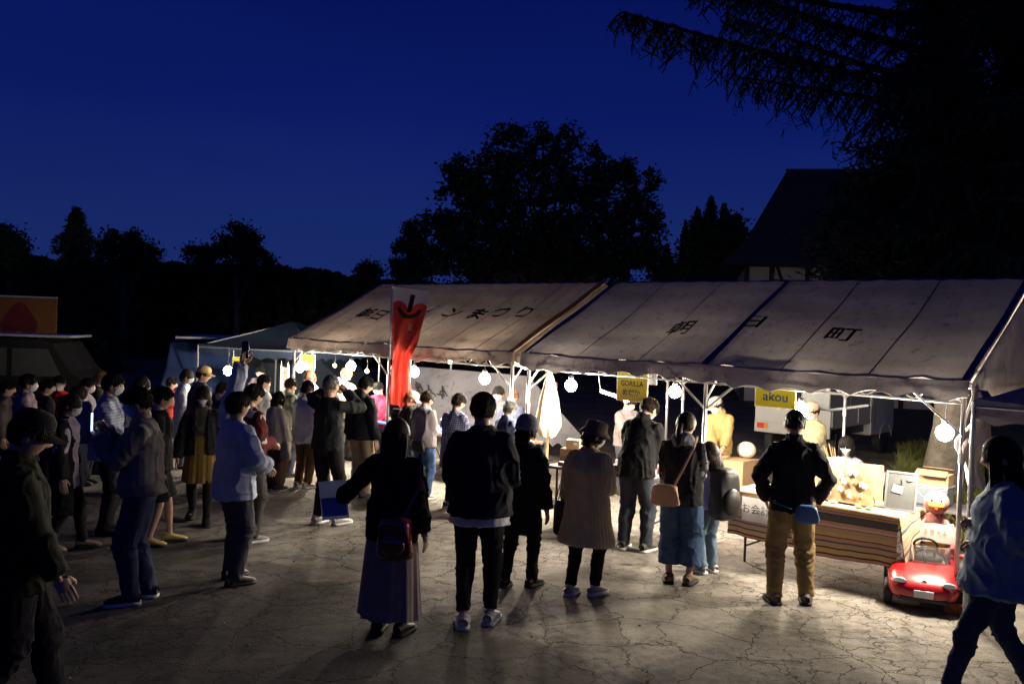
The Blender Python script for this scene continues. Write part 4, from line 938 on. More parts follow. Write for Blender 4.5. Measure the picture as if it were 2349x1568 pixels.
def flush_pending():
    tmp = []
    for p in pending:
        me = p['mb'].mesh('raw'); o = bpy.data.objects.new('raw', me); C.objects.link(o)
        r = o.modifiers.new('r', 'REMESH'); r.mode = 'VOXEL'; r.voxel_size = p['vox']; r.use_smooth_shade = True
        s_ = o.modifiers.new('s', 'SMOOTH'); s_.factor = .5; s_.iterations = 4 if p['name'] != 'body' else 2
        tmp.append(o)
    dg = bpy.context.evaluated_depsgraph_get(); dg.update()
    for p, o in zip(pending, tmp):
        me = bpy.data.meshes.new_from_object(o.evaluated_get(dg)); n = len(me.vertices)
        co = np.empty(n * 3, np.float32); me.vertices.foreach_get('co', co); co = co.reshape(-1, 3).astype(float)
        nl = np.empty(n * 3, np.float32); me.vertices.foreach_get('normal', nl); nl = nl.reshape(-1, 3)
        seed = RNG.random(3) * 50
        if p['fold']:
            k, H = p['fold']; q = co + .05 * noise3(co * 7 + seed)[:, None]
            if k == 'top':
                a = 1 - np.abs(noise3(q * [13, 13, 4.5] + seed)); b_ = 1 - np.abs(noise3(q * [9, 9, 15] + seed + 7)); disp = .016 * a ** 4 + .011 * b_ ** 4 - .008 + .009 * noise3(q * 5 + seed)
            elif k == 'leg':
                a = 1 - np.abs(noise3(q * [16, 16, 5] + seed)); b_ = 1 - np.abs(noise3(q * [8, 8, 24] + seed + 7)); zf = np.clip(1 - np.abs(co[:, 2] / H - .26) / .09, 0, 1) + np.clip(1 - co[:, 2] / H / .12, 0, 1) + .3
                disp = .009 * a ** 4 + .015 * b_ ** 4 * zf - .005
            else:
                th = np.arctan2(co[:, 1], co[:, 0]); disp = .010 * np.sin(th * 46 + 1.5 * noise3(q * 4 + seed)) + .006 * noise3(q * 6 + seed)
            disp = np.maximum(disp, -.0025); fz = 1.0
            co = co + nl * (disp * fz)[:, None]
        mats = p['mats']
        if p['name'] == 'body' or p.get('cut') or p.get('lowcut'):
            F_ = [tuple(f.vertices) for f in me.polygons]
            if p.get('cut'):
                w0 = p['cut']; keep = [];
                for f in F_:
                    c = co[list(f)].mean(0)
                    if not (c[1] > .03 and abs(c[0]) < w0 * (1 + .6 * max(0, 1 - c[2] / 1.2)) and c[2] < 1.6): keep.append(f)
                F_ = keep
            mb = MB(); mb.v = [tuple(c) for c in co]; mb.f = F_; mb.m = [0] * len(F_)
            for (hm, M) in p['extra']:
                fl = M.determinant() < 0; mb.m += hm.m; o0 = len(mb.v); mb.v += [tuple(M @ Vector(v)) for v in hm.v]; mb.f += [tuple(i + o0 for i in (reversed(f) if fl else f)) for f in hm.f]
            bpy.data.meshes.remove(me); ob = mb.build(p['name'], mats, p['parent'], smooth=True)
            if p.get('cut'): so = ob.modifiers.new('thick', 'SOLIDIFY'); so.thickness = .006
        else:
            me.vertices.foreach_set('co', co.astype(np.float32).ravel()); me.update(); me.materials.clear(); ob = link(p['name'], me, mats, p['parent'], smooth=True)
        raw = o.data; bpy.data.objects.remove(o); bpy.data.meshes.remove(raw)
    pending.clear()
# patterned cloths
def plaid(name, a, b_, sc, vertical_only=False):
    m = cloth(a, name); t = m.node_tree; bs = t.nodes['Principled BSDF']; tcn = [n for n in t.nodes if n.type == 'TEX_COORD'][0]; outs = []
    for ax in (('X',) if vertical_only else ('X', 'Z')):
        wv = t.nodes.new('ShaderNodeTexWave'); wv.bands_direction = ax; wv.inputs['Scale'].default_value = sc; t.links.new(tcn.outputs['Object'], wv.inputs['Vector']); r = t.nodes.new('ShaderNodeValToRGB')
        setramp(r, [(0, a), (.55, a), (.75, b_), (1, b_)]); t.links.new(wv.outputs['Fac'], r.inputs[0]); outs.append(r)
    if len(outs) == 2:
        k = t.nodes.new('ShaderNodeMix'); k.data_type = 'RGBA'; k.inputs['Factor'].default_value = .5; t.links.new(outs[0].outputs[0], k.inputs['A']); t.links.new(outs[1].outputs[0], k.inputs['B']); s_ = k.outputs['Result']
    else: s_ = outs[0].outputs[0]
    t.links.new(s_, bs.inputs['Base Color']); return m
BK = (.012, .012, .014); NV = (.015, .022, .05); BG = (.34, .27, .19); WT = (.58, .58, .60); DN = (.05, .09, .17); BR = (.11, .065, .035); GY = (.15, .145, .15)
M_plaid = plaid('blue_checked_cloth', (.04, .045, .13), (.38, .38, .48), 14); M_pale = plaid('pale_plaid_cloth', (.40, .42, .50), (.16, .2, .34), 11); M_redpat = mat('red_patterned_cloth', (.35, .03, .02), .9, .9, 9, .4, 40)
p = person
# foreground, left to right
p('edge_dark', 'person in a dark cap and black jacket walking past at the left edge', 28, 1668, 925, 60, ('jacket', (.016, .017, .012), .44, 1.22, 1, {'collar': 1}), ('jeans', (.012, .010, .016)), arms=('down', ((.15, .12, .46), (.3, -.9, 0), .35)), hat=('cap', (.015, .015, .016)), hyaw=10, hpitch=18, feet=((-.05, .12, 0), (.05, -.12, .02)), height=1.74)
p('phone_man', 'man in a grey brown jacket with a blue mask holding up a phone, facing left', 318, 1378, 876, -104, ('jacket', (.17, .15, .145), .50, 1.28, 1), ('jeans', (.03, .04, .085)), arms=(((.02, .175, .745), (.5, -.2, -.9), 1.1), ((.03, .165, .775), (.5, -.2, -.9), 1.1)), mask=mat('mask_blue', (.08, .25, .70), .85, .05), hair=('short', 'black', .1), hpitch=14, shoes=(.02, .02, .03), sole=1, feet=((-.05, .03, 0), (.06, -.03, 0)))
p('raised_arm', 'person in an untucked pale blue shirt stretching one arm high to photograph the stalls', 531, 1334, 892, 42, ('shirt', (.42, .46, .58), .44, 1.24, 1), ('jeans', (.07, .07, .08)), arms=(((.055, .07, 1.17), (.8, .3, 0), 1.1), ((.11, .12, .60), (.8, -.5, -.4), 1.1)), hair=('short', 'black', .1), hpitch=-4, shoes=(.06, .04, .03), feet=((-.06, .03, 0), (.065, -.02, 0)))
p('long_hair', 'woman with waist long dark hair, black top and long mauve skirt, seen from behind', 893, 1452, 955, 12, ('shirt', BK, .44, 1.18, 1), ('skirt', (.25, .20, .185), {'hem': .085, 'flare': .142}), hair=('long', 'dark', .42), arms=(((.30, .12, .585), (.3, -.5, -.8), 1.1), 'down'), hpitch=2, shoes=(.012, .01, .01))
p('black_sweater', 'man in a loose black sweater over a white hem and slim black trousers', 1090, 1436, 890, 4, ('shirt', (.022, .022, .026), .475, 1.24, 1, {'hemr': .118}), ('slim', BK, {'hem': .07}), inner=('shirt', (.6, .6, .63), .435, 1.22, .8, {'hemr': .116, 'low': 1}), hair=('short', 'black', .1), arms=('hold', 'hold'), shoes=(.42, .42, .42), sole=1, feet=((-.05, -.02, 0), (.055, .05, 0)), build=1.08, hpitch=4)
p('beret_woman', 'woman in a round grey knit hat and long black coat walking towards the stalls', 1190, 1349, 950, 24, ('coat', (.012, .012, .015), .33, 1.12, 1), ('slim', BK), hair=('bob', 'black', .11), hat=('beanie', (.14, .14, .19)), arms=('down', 'down'), shoes=(.01, .01, .01), feet=((-.055, -.09, .015), (.05, .07, 0)), hyaw=12, hpitch=12)
p('bucket_woman', 'woman in a beige pleated coat and brown bucket hat, glancing to the right', 1340, 1363, 962, 34, ('pleat', (.64, .50, .27), .30, 1.25, .95, {'hemr': .155}), ('slim', BK, {'hem': .06}), hair=('bob', 'dark', .10), hat=('bucket', (.15, .10, .075)), arms=('loose', 'hold'), mask=True, hyaw=42, hpitch=14, shoes=(.3, .3, .3), sole=1, feet=((-.06, -.06, 0), (.05, .03, 0)))
p('bent_man', 'tall man in a black jacket and dark jeans bending over the middle stall', 1452, 1262, 903, 32, ('jacket', BK, .47, 1.2, 1, {'collar': 1}), ('jeans', (.035, .04, .055)), hair=('short', 'dark', .1), arms=('front', 'front'), lean=.30, hyaw=14, hpitch=30, shoes=(.05, .04, .035), sole=1, feet=((-.07, 0, 0), (.075, .02, 0)), mask=True)
p('jeans_woman', 'ponytail woman in a black jacket with a grey hood and wide blue jeans', 1556, 1337, 938, 20, ('jacket', (.018, .018, .022), .46, 1.2, 1), ('wide', DN, {'hem': .105}), inner=('shirt', (.20, .20, .23), .56, 1.1, .5, {'hood': 1}), hair=('tail', 'dark', .10), arms=('front', 'front'), hyaw=14, hpitch=14, shoes=(.14, .09, .06))
p('backpack_kid', 'long haired child in a lilac jacket and blue jeans with a black backpack', 1622, 1313, 1013, -32, ('jacket', (.42, .34, .58), .50, 1.12, 1), ('jeans', (.10, .14, .19)), hair=('long', 'dark', .20), arms=('front', 'front'), hpitch=12, shoes=(.3, .25, .27), sole=1, kid=True)
p('khaki_man', 'man with cropped hair, black zip jacket and khaki cargo trousers before the striped table', 1808, 1381, 932, 8, ('jacket', (.014, .014, .015), .475, 1.08, 1, {'collar': 1}), ('jeans', (.24, .165, .07)), hair=('crop', 'black', .1), arms=('pocket', 'pocket'), shoes=(.07, .05, .045), feet=((-.075, -.03, 0), (.085, .0, 0)), hpitch=4)
p('edge_woman', 'long haired woman in an oversized blue top walking past at the right edge', 2284, 1618, 990, -68, ('shirt', (.22, .29, .36), .43, 1.55, .9, {'hemr': .14}), ('slim', (.03, .045, .085)), hair=('long', 'dark', .30), arms=(((.03, .075, .60), (.6, -.7, -.3), 1.1), ((.05, .07, .66), (.6, -.7, -.3), 1.1)), hpitch=6, hyaw=-5, feet=((-.05, .17, 0), (.05, -.13, .02)), height=1.69)
# queue along the stalls
p('dark_photographer', 'grey haired man in black and white trainers holding a camera phone to his face', 746, 1204, 853, 30, ('jacket', (.018, .02, .022), .50, 1.12, 1), ('slim', BK, {'hem': .05}), hair=('crop', 'grey', .1), arms=(((.10, .12, .86), (1.0, -.3, -.35), 1.1), ((.03, .14, .87), (.8, -.1, -.8), 1.1)), shoes=(.5, .48, .48), sole=1, feet=((-.07, 0, 0), (.06, .06, 0)), hpitch=2)
p('black_khaki', 'man in a black hooded jacket and light khaki trousers beside the red flag', 824, 1138, 857, 34, ('jacket', (.016, .017, .022), .47, 1.2, 1, {'hood': 1}), ('jeans', (.30, .23, .15)), hair=('short', 'black', .1), hpitch=18, hyaw=15, shoes=(.1, .08, .07))
p('white_shirt', 'woman in a long white blouse and brown trousers queueing at the cream tent', 694, 1118, 868, 32, ('shirt', WT, .42, 1.25, 1), ('jeans', BR), hair=('bob', 'dark', .07), arms=('front', 'front'), hpitch=14, shoes=(.35, .3, .28), sole=1)
p('beige_bob', 'woman with a black bob in a beige jacket and brown trousers', 628, 1120, 893, 36, ('jacket', (.42, .38, .31), .46, 1.25, 1), ('wide', (.10, .06, .035), {'hem': .05}), hair=('bob', 'black', .13), arms=('front', 'loose'), hpitch=18, shoes=(.03, .03, .03))
p('hooded_cape', 'person in a pale grey hooded poncho near the left end of the cream tent', 592, 1092, 853, 40, ('coat', (.42, .42, .42), .46, 1.55, .9, {'hood': 1}), ('jeans', (.09, .08, .08)), hair=('short', 'black', .1), arms=('front', 'front'), hpitch=16, hyaw=20)
p('red_child', 'small child in a coral red top and blue jeans among the queue', 594, 1090, 985, 30, ('shirt', (.60, .10, .09), .45, 1.15, 1), ('jeans', (.10, .20, .33)), hair=('short', 'black', .08), kid=True, shoes=(.5, .48, .48), sole=1)
p('maroon_person', 'person in a maroon jacket and charcoal trousers partly behind the raised arm', 564, 1241, 872, 36, ('jacket', (.10, .02, .02), .45, 1.15, 1), ('jeans', (.05, .045, .045)), inner=('shirt', (.55, .54, .54), .41, 1.05, .5), hair=('short', 'black', .1), arms=('front', 'front'), hpitch=16, shoes=(.2, .2, .2), sole=1)
p('mustard_woman', 'woman facing the camera in a mask, black coat and mustard skirt, mid step', 458, 1198, 881, 165, ('jacket', (.014, .013, .012), .50, 1.22, 1, {'open': .055, 'hemr': .12}), ('skirt', (.17, .11, .03), {'hem': .30, 'flare': .13}), inner=('shirt', (.05, .045, .035), .55, 1.1, .6), hair=('bob', 'dark', .14), mask=True, arms=('down', 'loose'), feet=((-.05, .08, 0), (.06, -.12, .02)), shoes=(.012, .012, .012), opt2=(.012, .012, .012))
p('cap_person', 'person in a pale cap in the crowd left of the canopy lamp', 455, 1090, 836, 35, ('jacket', (.05, .05, .06), .48, 1.15, 1), ('jeans', (.03, .03, .04)), hair=('short', 'black', .1), hat=('cap', (.5, .33, .15)), hyaw=50)
p('pale_blue', 'person in a pale blue shirt dress and mask looking right towards the lamp', 418, 1072, 843, 80, ('shirt', (.42, .47, .55), .30, 1.25, 1), ('jeans', (.13, .18, .26)), hair=('bob', 'dark', .07), mask=True, arms=('front', 'front'), shoes=(.4, .38, .36))
p('red_pattern', 'person in a red patterned jacket with hands together, facing right', 384, 1048, 862, 62, ('jacket', M_redpat, .47, 1.28, 1), ('jeans', (.10, .11, .12)), hair=('short', 'dark', .1), arms=('front', 'front'), hpitch=14, shoes=(.4, .36, .2))
p('shorts_person', 'person in black shorts and gold shoes walking behind the man with the blue mask', 356, 1248, 880, 70, ('jacket', (.02, .02, .022), .46, 1.15, 1), ('shorts', (.015, .015, .018)), hair=('short', 'black', .1), arms=('down', 'down'), shoes=(.45, .34, .12), feet=((-.05, .08, 0), (.05, -.04, 0)))
p('plaid_man', 'young man in a pale plaid shirt and mask wearing a blue backpack', 240, 1222, 848, 72, ('shirt', M_pale, .46, 1.28, .75), ('jeans', (.03, .03, .035)), hair=('short', 'black', .1), mask=True, arms=(((.06, .17, .74), (.8, -.3, -.8), 1.1), 'hold'), hpitch=10, shoes=(.03, .03, .03))
p('lilac_woman', 'woman in a long black cardigan open over a lilac grey blouse', 146, 1262, 896, 76, ('coat', (.012, .012, .014), .24, 1.2, 1, {'open': .11, 'hemr': .13}), ('slim', BK), inner=('shirt', (.40, .34, .42), .40, 1.12, .5, {'hemr': .11}), hair=('bob', 'black', .09), mask=True, arms=('down', 'down'), shoes=(.2, .13, .1), feet=((-.05, .1, 0), (.05, -.08, .01)), hyaw=10)
p('mauve_shirt', 'person in a mauve shirt and black trousers beyond the dark cap', 52, 1146, 852, 70, ('shirt', (.22, .16, .19), .47, 1.22, 1), ('shorts', (.02, .02, .03)), hair=('short', 'black', .1), mask=True, arms=('front', 'front'), shoes=(.5, .48, .45), sole=1)
p('red_sleeve', 'person with a white mask and bright red sleeve reaching left, facing the camera', 132, 1098, 857, 172, ('shirt', (.55, .03, .02), .5, 1.12, 1), ('jeans', (.02, .02, .03)), inner=None, hair=('short', 'black', .1), mask=True, arms=('down', ((.34, .10, .77), (.2, -.3, -.8), .35)))
p('grey_jacket', 'person in a pale grey jacket in profile behind the young man in plaid', 190, 1110, 862, 84, ('jacket', (.34, .31, .36), .47, 1.2, 1), ('jeans', (.05, .05, .06)), hair=('short', 'black', .1), mask=True, arms=('front', 'front'))
p('orange_face', 'person with brown hair just behind the pale grey jacket', 220, 1085, 848, 60, ('jacket', (.04, .03, .03), .47, 1.15, 1), ('jeans', (.03, .03, .04)), hair=('short', 'brown', .1))
p('grey_pullover', 'person in a grey pullover and blue jeans with a dark shoulder bag', 966, 1144, 891, 34, ('shirt', (.19, .17, .18), .48, 1.25, 1), ('jeans', (.05, .09, .20)), hair=('short', 'dark', .1), arms=('front', 'front'), hpitch=20, hyaw=12, shoes=(.5, .42, .3), sole=1)
p('checked_shirt', 'person in a long navy checked shirt and black trousers', 1038, 1165, 897, 38, ('shirt', M_plaid, .36, 1.25, .9), ('slim', BK), hair=('short', 'dark', .1), arms=('front', 'front'), hpitch=16, hyaw=10, shoes=(.03, .03, .035), sole=1)
p('pale_cap', 'woman in a pale cap and black jacket beside the grey pullover', 928, 1128, 892, 60, ('jacket', (.02, .02, .025), .47, 1.2, 1), ('jeans', (.06, .09, .15)), hair=('bob', 'brown', .08), hat=('cap', (.45, .38, .28)), hpitch=22, hyaw=20)
p('cap_child', 'child in a dark cap and grey top in front of the pale cap', 902, 1122, 938, 40, ('shirt', (.35, .34, .36), .46, 1.2, 1), ('jeans', (.05, .06, .09)), hair=('short', 'black', .1), hat=('cap', (.02, .02, .025)), kid=True)
p('navy_anorak', 'grey haired man in a navy anorak half hidden by the black sweater man', 1154, 1180, 913, 48, ('jacket', (.07, .08, .14), .47, 1.3, 1, {'collar': 1}), ('jeans', (.03, .03, .04)), hair=('short', 'grey', .1), arms=('front', 'front'), hpitch=22, shoes=(.4, .4, .42), sole=1)
# more of the crowd in the dark on the left
p('crowd_a', 'person in dark clothes behind the red sleeve, hair catching no light', 98, 1108, 866, 40, ('jacket', (.03, .03, .035), .46, 1.2, 1), ('jeans', (.02, .02, .025)), hair=('short', 'black', .1), hyaw=30)
p('crowd_b', 'dark silhouetted person between the plaid shirt and the red patterned jacket', 312, 1140, 858, 50, ('jacket', (.025, .03, .05), .46, 1.25, 1), ('jeans', (.02, .02, .03)), hair=('bob', 'black', .08), arms=('front', 'down'))
p('crowd_c', 'person in a charcoal hooded jacket just left of the raised arm', 498, 1112, 872, 48, ('jacket', (.05, .05, .06), .45, 1.25, 1, {'hood': 1}), ('jeans', (.03, .03, .04)), hair=('short', 'dark', .1), arms=('front', 'front'), hpitch=18)
p('crowd_d', 'person in a dim brown jacket at the far left edge of the crowd', 6, 1120, 868, 70, ('jacket', (.09, .07, .07), .46, 1.2, 1), ('jeans', (.02, .02, .03)), hair=('short', 'black', .1), arms=('front', 'down'))
p('crowd_e', 'dark haired person in a navy coat behind the lilac blouse', 168, 1160, 880, 78, ('coat', (.02, .025, .05), .36, 1.2, 1), ('jeans', (.02, .02, .03)), hair=('bob', 'black', .10), arms=('down', 'front'))
p('crowd_f', 'person in a faded green shirt behind the beige jacket woman', 655, 1092, 862, 42, ('shirt', (.16, .18, .13), .46, 1.2, 1), ('jeans', (.05, .06, .09)), hair=('short', 'dark', .1), arms=('front', 'front'), hpitch=18)
# behind the tables
p('face_pole', 'vendor in navy with a brightly lit face beside the double pole', 1172, 1110, 890, 215, ('jacket', (.05, .06, .10), .47, 1.2, 1), ('jeans', (.03, .03, .04)), hair=('short', 'brown', .1), mask=True, arms=('table', 'table'), group='vendors under the tents')
p('masked_vendor', 'dark haired masked vendor between the lamp and the double pole', 1140, 1104, 880, 205, ('jacket', (.10, .10, .12), .47, 1.15, 1), ('jeans', (.03, .03, .04)), hair=('short', 'black', .1), mask=True, hpitch=20, arms=('table', 'table'), group='vendors under the tents')
p('red_happi', 'vendor in a red festival coat behind the flag', 866, 1068, 872, 215, ('jacket', (.40, .02, .05), .45, 1.25, .8), ('jeans', (.04, .05, .12)), hair=('short', 'black', .1), mask=True, hpitch=20, arms=('table', 'table'), group='vendors under the tents')
p('cream_vendor', 'vendor in a cream jacket between the two small amber bulbs', 782, 1056, 838, 120, ('jacket', (.33, .29, .24), .46, 1.3, 1, {'hood': 1}), ('jeans', (.1, .09, .08)), hair=('short', 'brown', .1), hpitch=24, arms=('table', 'table'), group='vendors under the tents')
p('brown_hair_vendor', 'brown haired vendor with a white top near the left end of the cream tent', 710, 1058, 846, 230, ('shirt', (.32, .31, .29), .46, 1.2, .8), ('jeans', (.05, .05, .06)), hair=('bob', 'brown', .07), mask=True, hpitch=16, arms=('table', 'table'), group='vendors under the tents')
p('left_vendor', 'vendor in a white mask under the yellow sign of the blue grey canopy', 593, 1015, 836, 185, ('jacket', (.12, .10, .10), .46, 1.2, 1), ('jeans', (.04, .04, .05)), hair=('short', 'black', .1), mask=True, hpitch=12, arms=('table', 'table'), group='vendors under the tents')
p('white_vendor', 'vendor in a white jacket looking down next to the bending man in black', 1430, 1132, 900, 150, ('jacket', (.17, .14, .14), .47, 1.25, 1), ('jeans', (.04, .04, .05)), hair=('short', 'dark', .1), hyaw=-10, hpitch=25, arms=('table', 'table'), group='vendors under the tents', mask=True)
p('tan_vendor', 'vendor in a tan hooded jacket and cap leaning over the cardboard box', 1642, 1152, 905, 196, ('jacket', (.26, .17, .065), .46, 1.25, .95, {'hood': 1}), ('jeans', (.30, .22, .12)), hair=('short', 'black', .1), hat=('cap', (.25, .23, .20)), mask=True, lean=.12, hyaw=48, hpitch=22, arms=(((.05, .24, .50), (.5, -.6, -.4), .35), ((.02, .22, .50), (.5, -.6, -.4), .35)), group='vendors under the tents', shoes=(.4, .3, .2))
p('beige_vendor', 'vendor in a beige shirt and cap behind the man in khaki trousers', 1858, 1190, 918, 240, ('shirt', (.24, .22, .13), .46, 1.25, 1), ('jeans', (.1, .09, .08)), hair=('short', 'dark', .1), hat=('cap', (.4, .3, .22)), mask=True, hpitch=18, arms=('table', 'table'), group='vendors under the tents')
p('seated_vendor', 'woman with a short dark bob and white mask sitting behind the wooden display', 1934, 1216, 1000, 205, ('shirt', (.28, .28, .30), .46, 1.2, 1), ('jeans', (.05, .05, .06)), hair=('bob', 'black', .17), mask=True, hpitch=8, arms=('table', 'table'), group='vendors under the tents', height=1.58, sit=.45, feet=((-.06, .22, .285), (.06, .22, .285)))
flush_pending()
# ================================================================== lamps
ORD = ['first', 'second', 'third', 'fourth', 'fifth', 'sixth', 'seventh', 'eighth', 'ninth', 'tenth', 'eleventh', 'twelfth', 'thirteenth', 'fourteenth', 'fifteenth', 'sixteenth', 'seventeenth', 'eighteenth']
COLN = {'white_paper': 'white', 'cardboard': 'brown', 'box_blue': 'blue', 'pale_wood': 'wooden', 'jar_white': 'white', 'jar_orange': 'orange', 'jar_red': 'red', 'biscuit': 'brown', 'pack_green': 'green', 'crust': 'golden'}
def ordinal(lst):
    lst.sort(key=lambda t: t[0])
    for i, (u_, r_) in enumerate(lst):
        cn = COLN.get(r_.children[0].data.materials[0].name.split('.')[0], 'pale'); r_['label'] = cn + ' ' + r_['label'] + ', ' + ORD[i] + ' from the left'
def emat(name, col, s):
    m = bpy.data.materials.new(name); m.use_nodes = True; t = m.node_tree; b = t.nodes['Principled BSDF']
    b.inputs['Base Color'].default_value = (.8, .8, .8, 1); b.inputs['Emission Color'].default_value = tuple(col) + (1,); b.inputs['Emission Strength'].default_value = s; return m
def lamp(px, py, off, label, r=.070, W=LAMP_W, col=(1, .88, .69), pos=None, cord=.28, group='bulbs hanging under the tents'):
    p_ = pos or at_tent(px, py, off)
    root = empty('hanging_bulb', p_, 0, label, 'light bulb', group)
    L_ = W / (math.pi * 4 * math.pi * r * r)
    em = 'bulb_glow_%d_%d' % (int(W * 10), int(col[2] * 100)); _M.setdefault(em, emat(em, col, L_))
    mb = MB(); mb.ell((0, 0, 0), (r, r, r * 1.05), 14, 9); mb.build('globe', _M[em], root, smooth=True)
    MB().lathe([(r * .35, r * .98), (r * .42, r * 1.05), (r * .42, r * 1.6), (r * .2, r * 1.75)], n=12).build('socket', M_black, root, smooth=True)
    MB().tube([(0, 0, r * 1.7), (.01, 0, r * 1.7 + cord * .5), (0, 0, r * 1.7 + cord)], .004, 5).build('cord', M_black, root)
    return root
for a in ((688, 843, .30, 'bright bulb nearest the left end post of the cream tent'), (805, 840, .35, 'bright bulb between the two small amber bulbs'), (950, 853, .45, 'bright bulb just right of the red flag'),
          (1112, 868, .40, 'bright bulb above the heads between the black sweater man and the lowered tent'), (1310, 884, .30, 'bright bulb beside the folded cream parasol'),
          (1548, 898, .9, 'bright bulb above the ponytail woman'), (1837, 940, .35, 'bright bulb beside the head of the man in khaki trousers'), (2167, 992, .25, 'bright bulb hanging lowest, in front of the tree trunk')):
    lamp(*a)
for a in ((768, 838, .5, 'small amber bulb left of the big bulb under the cream tent'), (842, 851, .5, 'small amber bulb just left of the red flag'), (1032, 829, .12, 'small amber bulb high on the eave of the cream tent')):
    lamp(*a, r=.032, W=.34, col=(1, .50, .07), cord=.12, group='small amber bulbs under the cream tent')
lamp(0, 0, 0, 'bright bulb under the blue grey canopy, seen beside the raised hand', pos=P(523, 850, 14.6), W=75, group='bulbs hanging under the tents')
def strip_light():
    a, b_ = at_tent(1378, 898, .5), at_tent(1430, 915, .45); root = empty('strip_light', a, 0, 'pinkish white LED strip lamp slung under the tent beside the first yellow sign', 'strip light'); d_ = b_ - a
    MB().tube([(0, 0, 0), d_], .013, 8).build('tube', emat('pink_led', (1, .60, .92), 14), root)
    MB().tube([(0, 0, .018), d_ + Vector((0, 0, .018))], .012, 6).build('housing', M_white, root)
    for t_ in (.0, .95): MB().tube([d_ * t_, d_ * t_ + Vector((-.05, 0, .3))], .003, 4).build('cable', M_black, root)
    MB().ell(d_ * 1.12, (.03, .03, .03), 10, 7).build('spot_bulb', emat('pink_led_spot', (1, .55, 1), 420), root)
strip_light()
def feeder(root_t, L_, xs, label):
    root = empty('power_cable', root_t.location, root_t.rotation_euler.z, label, 'cable'); pts = []; ks = [0.1] + xs + [L_ - .1]
    for a_, b_ in zip(ks[:-1], ks[1:]):
        for t_ in np.linspace(0, 1, 8)[:-1]: pts.append((a_ + (b_ - a_) * t_, .33, EH - .13 - .09 * math.sin(math.pi * t_)))
    pts.append((L_ - .1, .33, EH - .13)); MB().tube(pts, .0055, 5).build('wire', M_black, root)
    for x in xs: MB().box((x, .33, EH - .15), (.05, .03, .05)).build('plug_box', M_black, root)
feeder(tent_r, LR, [.7, 1.9, 3.0, 4.3], 'black power cable sagging along the front of the white event tent'); feeder(tent_l, LL, [.5, 1.6, 2.7, 3.9], 'black power cable sagging along the front of the cream event tent')
# ================================================================== signs
def board(px0, py0, px1, py1, off, name, label, cat, m, texts=(), th=.012, yaw=0.0, pos_d=None, hang=.0, group=None):
    """thin board facing the visitors; texts = (string, cx, cy, size) in board fractions"""
    f = (lambda x, y: at_tent(x, y, off)) if pos_d is None else (lambda x, y: P(x, y, pos_d))
    a = f(px0, py0); b_ = f(px1, py0); c = f(px0, py1); wv = b_ - a; w_ = math.hypot(wv.x, wv.y); h = abs(a.z - c.z)
    rz = math.atan2(wv.y, wv.x)
    root = empty(name, (a + b_) / 2 - Vector((0, 0, h / 2 + (a.z - b_.z) / 2 * 0)), rz + yaw, label, cat, group)
    bd = .008 if m.name.startswith('yellow') else 0
    MB().box((0, 0, 0), (w_, th, h)).build('panel', M_paper if bd else m, root, bevel=.002)
    if bd: MB().box((0, -th / 2 - .0005, 0), (w_ - 2 * bd, .002, h - 2 * bd)).build('yellow_print', m, root)
    for (s_, cx, cy, sz, *r_) in texts:
        def fn(x, y, cx=cx, cy=cy): return ((cx - .5) * w_ + x, -th / 2 - .0035, (.5 - cy) * h + y)
        if s_.startswith('#'): strokes(fn, int(s_[1]), sz * h, r_[0] if r_ else M_ink, root, seed=int(px0))
        else: letters(s_, fn, sz * h, r_[0] if r_ else M_ink, root, bold=.012, sx=r_[1] if len(r_) > 1 else 1)
    for s_ in (-1, 1): MB().tube([(s_ * w_ * .4, 0, h / 2), (s_ * w_ * .4, 0, h / 2 + .10)], .0025, 4).build('string', M_white, root)
    return root, w_, h
M_yel = mat('yellow_card', (.80, .74, .04), .6, .03, 3, trans=.12); M_yel2 = mat('yellow_orange_card', (.80, .66, .09), .6, .05, 2, trans=.12); M_navy = mat('navy_ink', (.02, .03, .12), .7, .1)
board(1417, 844, 1488, 920, .22, 'stall_sign', 'yellow sign reading GORILLA めだか hanging from the eave', 'sign', M_yel2, (('GORILLA', .5, .47, .21, M_ink, .95), ('めだか', .48, .74, .22, M_navy)))
board(1734, 862, 1828, 934, .25, 'stall_sign', 'yellow sign reading akou with hiragana half hidden above it', 'sign', M_yel, (('akou', .52, .66, .40, M_navy, 1.1), ('あこう', .5, .33, .20, M_ink)))
board(1489, 845, 1508, 882, .26, 'poster', 'small white and violet notice right of the GORILLA sign', 'notice', M_paper, (('う', .35, .45, .55, mat('violet_ink', (.12, .08, .35), .7, .1)), ('#1', .7, .6, .4, mat('violet_ink', (0, 0, 0)))))
board(688, 812, 723, 848, .28, 'stall_sign', 'yellow sign by the left end post of the cream tent', 'sign', M_yel, (('#3', .5, .45, .30),))
board(914, 822, 943, 876, .30, 'stall_sign', 'yellow sign partly hidden by the red flag', 'sign', M_yel, (('の', .42, .62, .26, mat('red_ink', (.55, .03, .02), .7, .1)), ('#1', .68, .62, .26),))
board(533, 818, 561, 851, 0, 'stall_sign', 'yellow sign under the blue grey canopy', 'sign', M_yel, (('#2', .5, .42, .34),), pos_d=14.3)
# vertical lit paper menu at the left end post
def menu():
    m_red = mat('red_ink', (.55, .03, .02), .7, .1)
    r_, w_, h = board(644, 842, 663, 902, .12, 'menu_banner', 'narrow glaring white paper menu with red writing on the left end post', 'menu', M_paper, tuple(('#1', .5, .08 + .14 * i, .13, m_red) for i in range(7)))
menu()
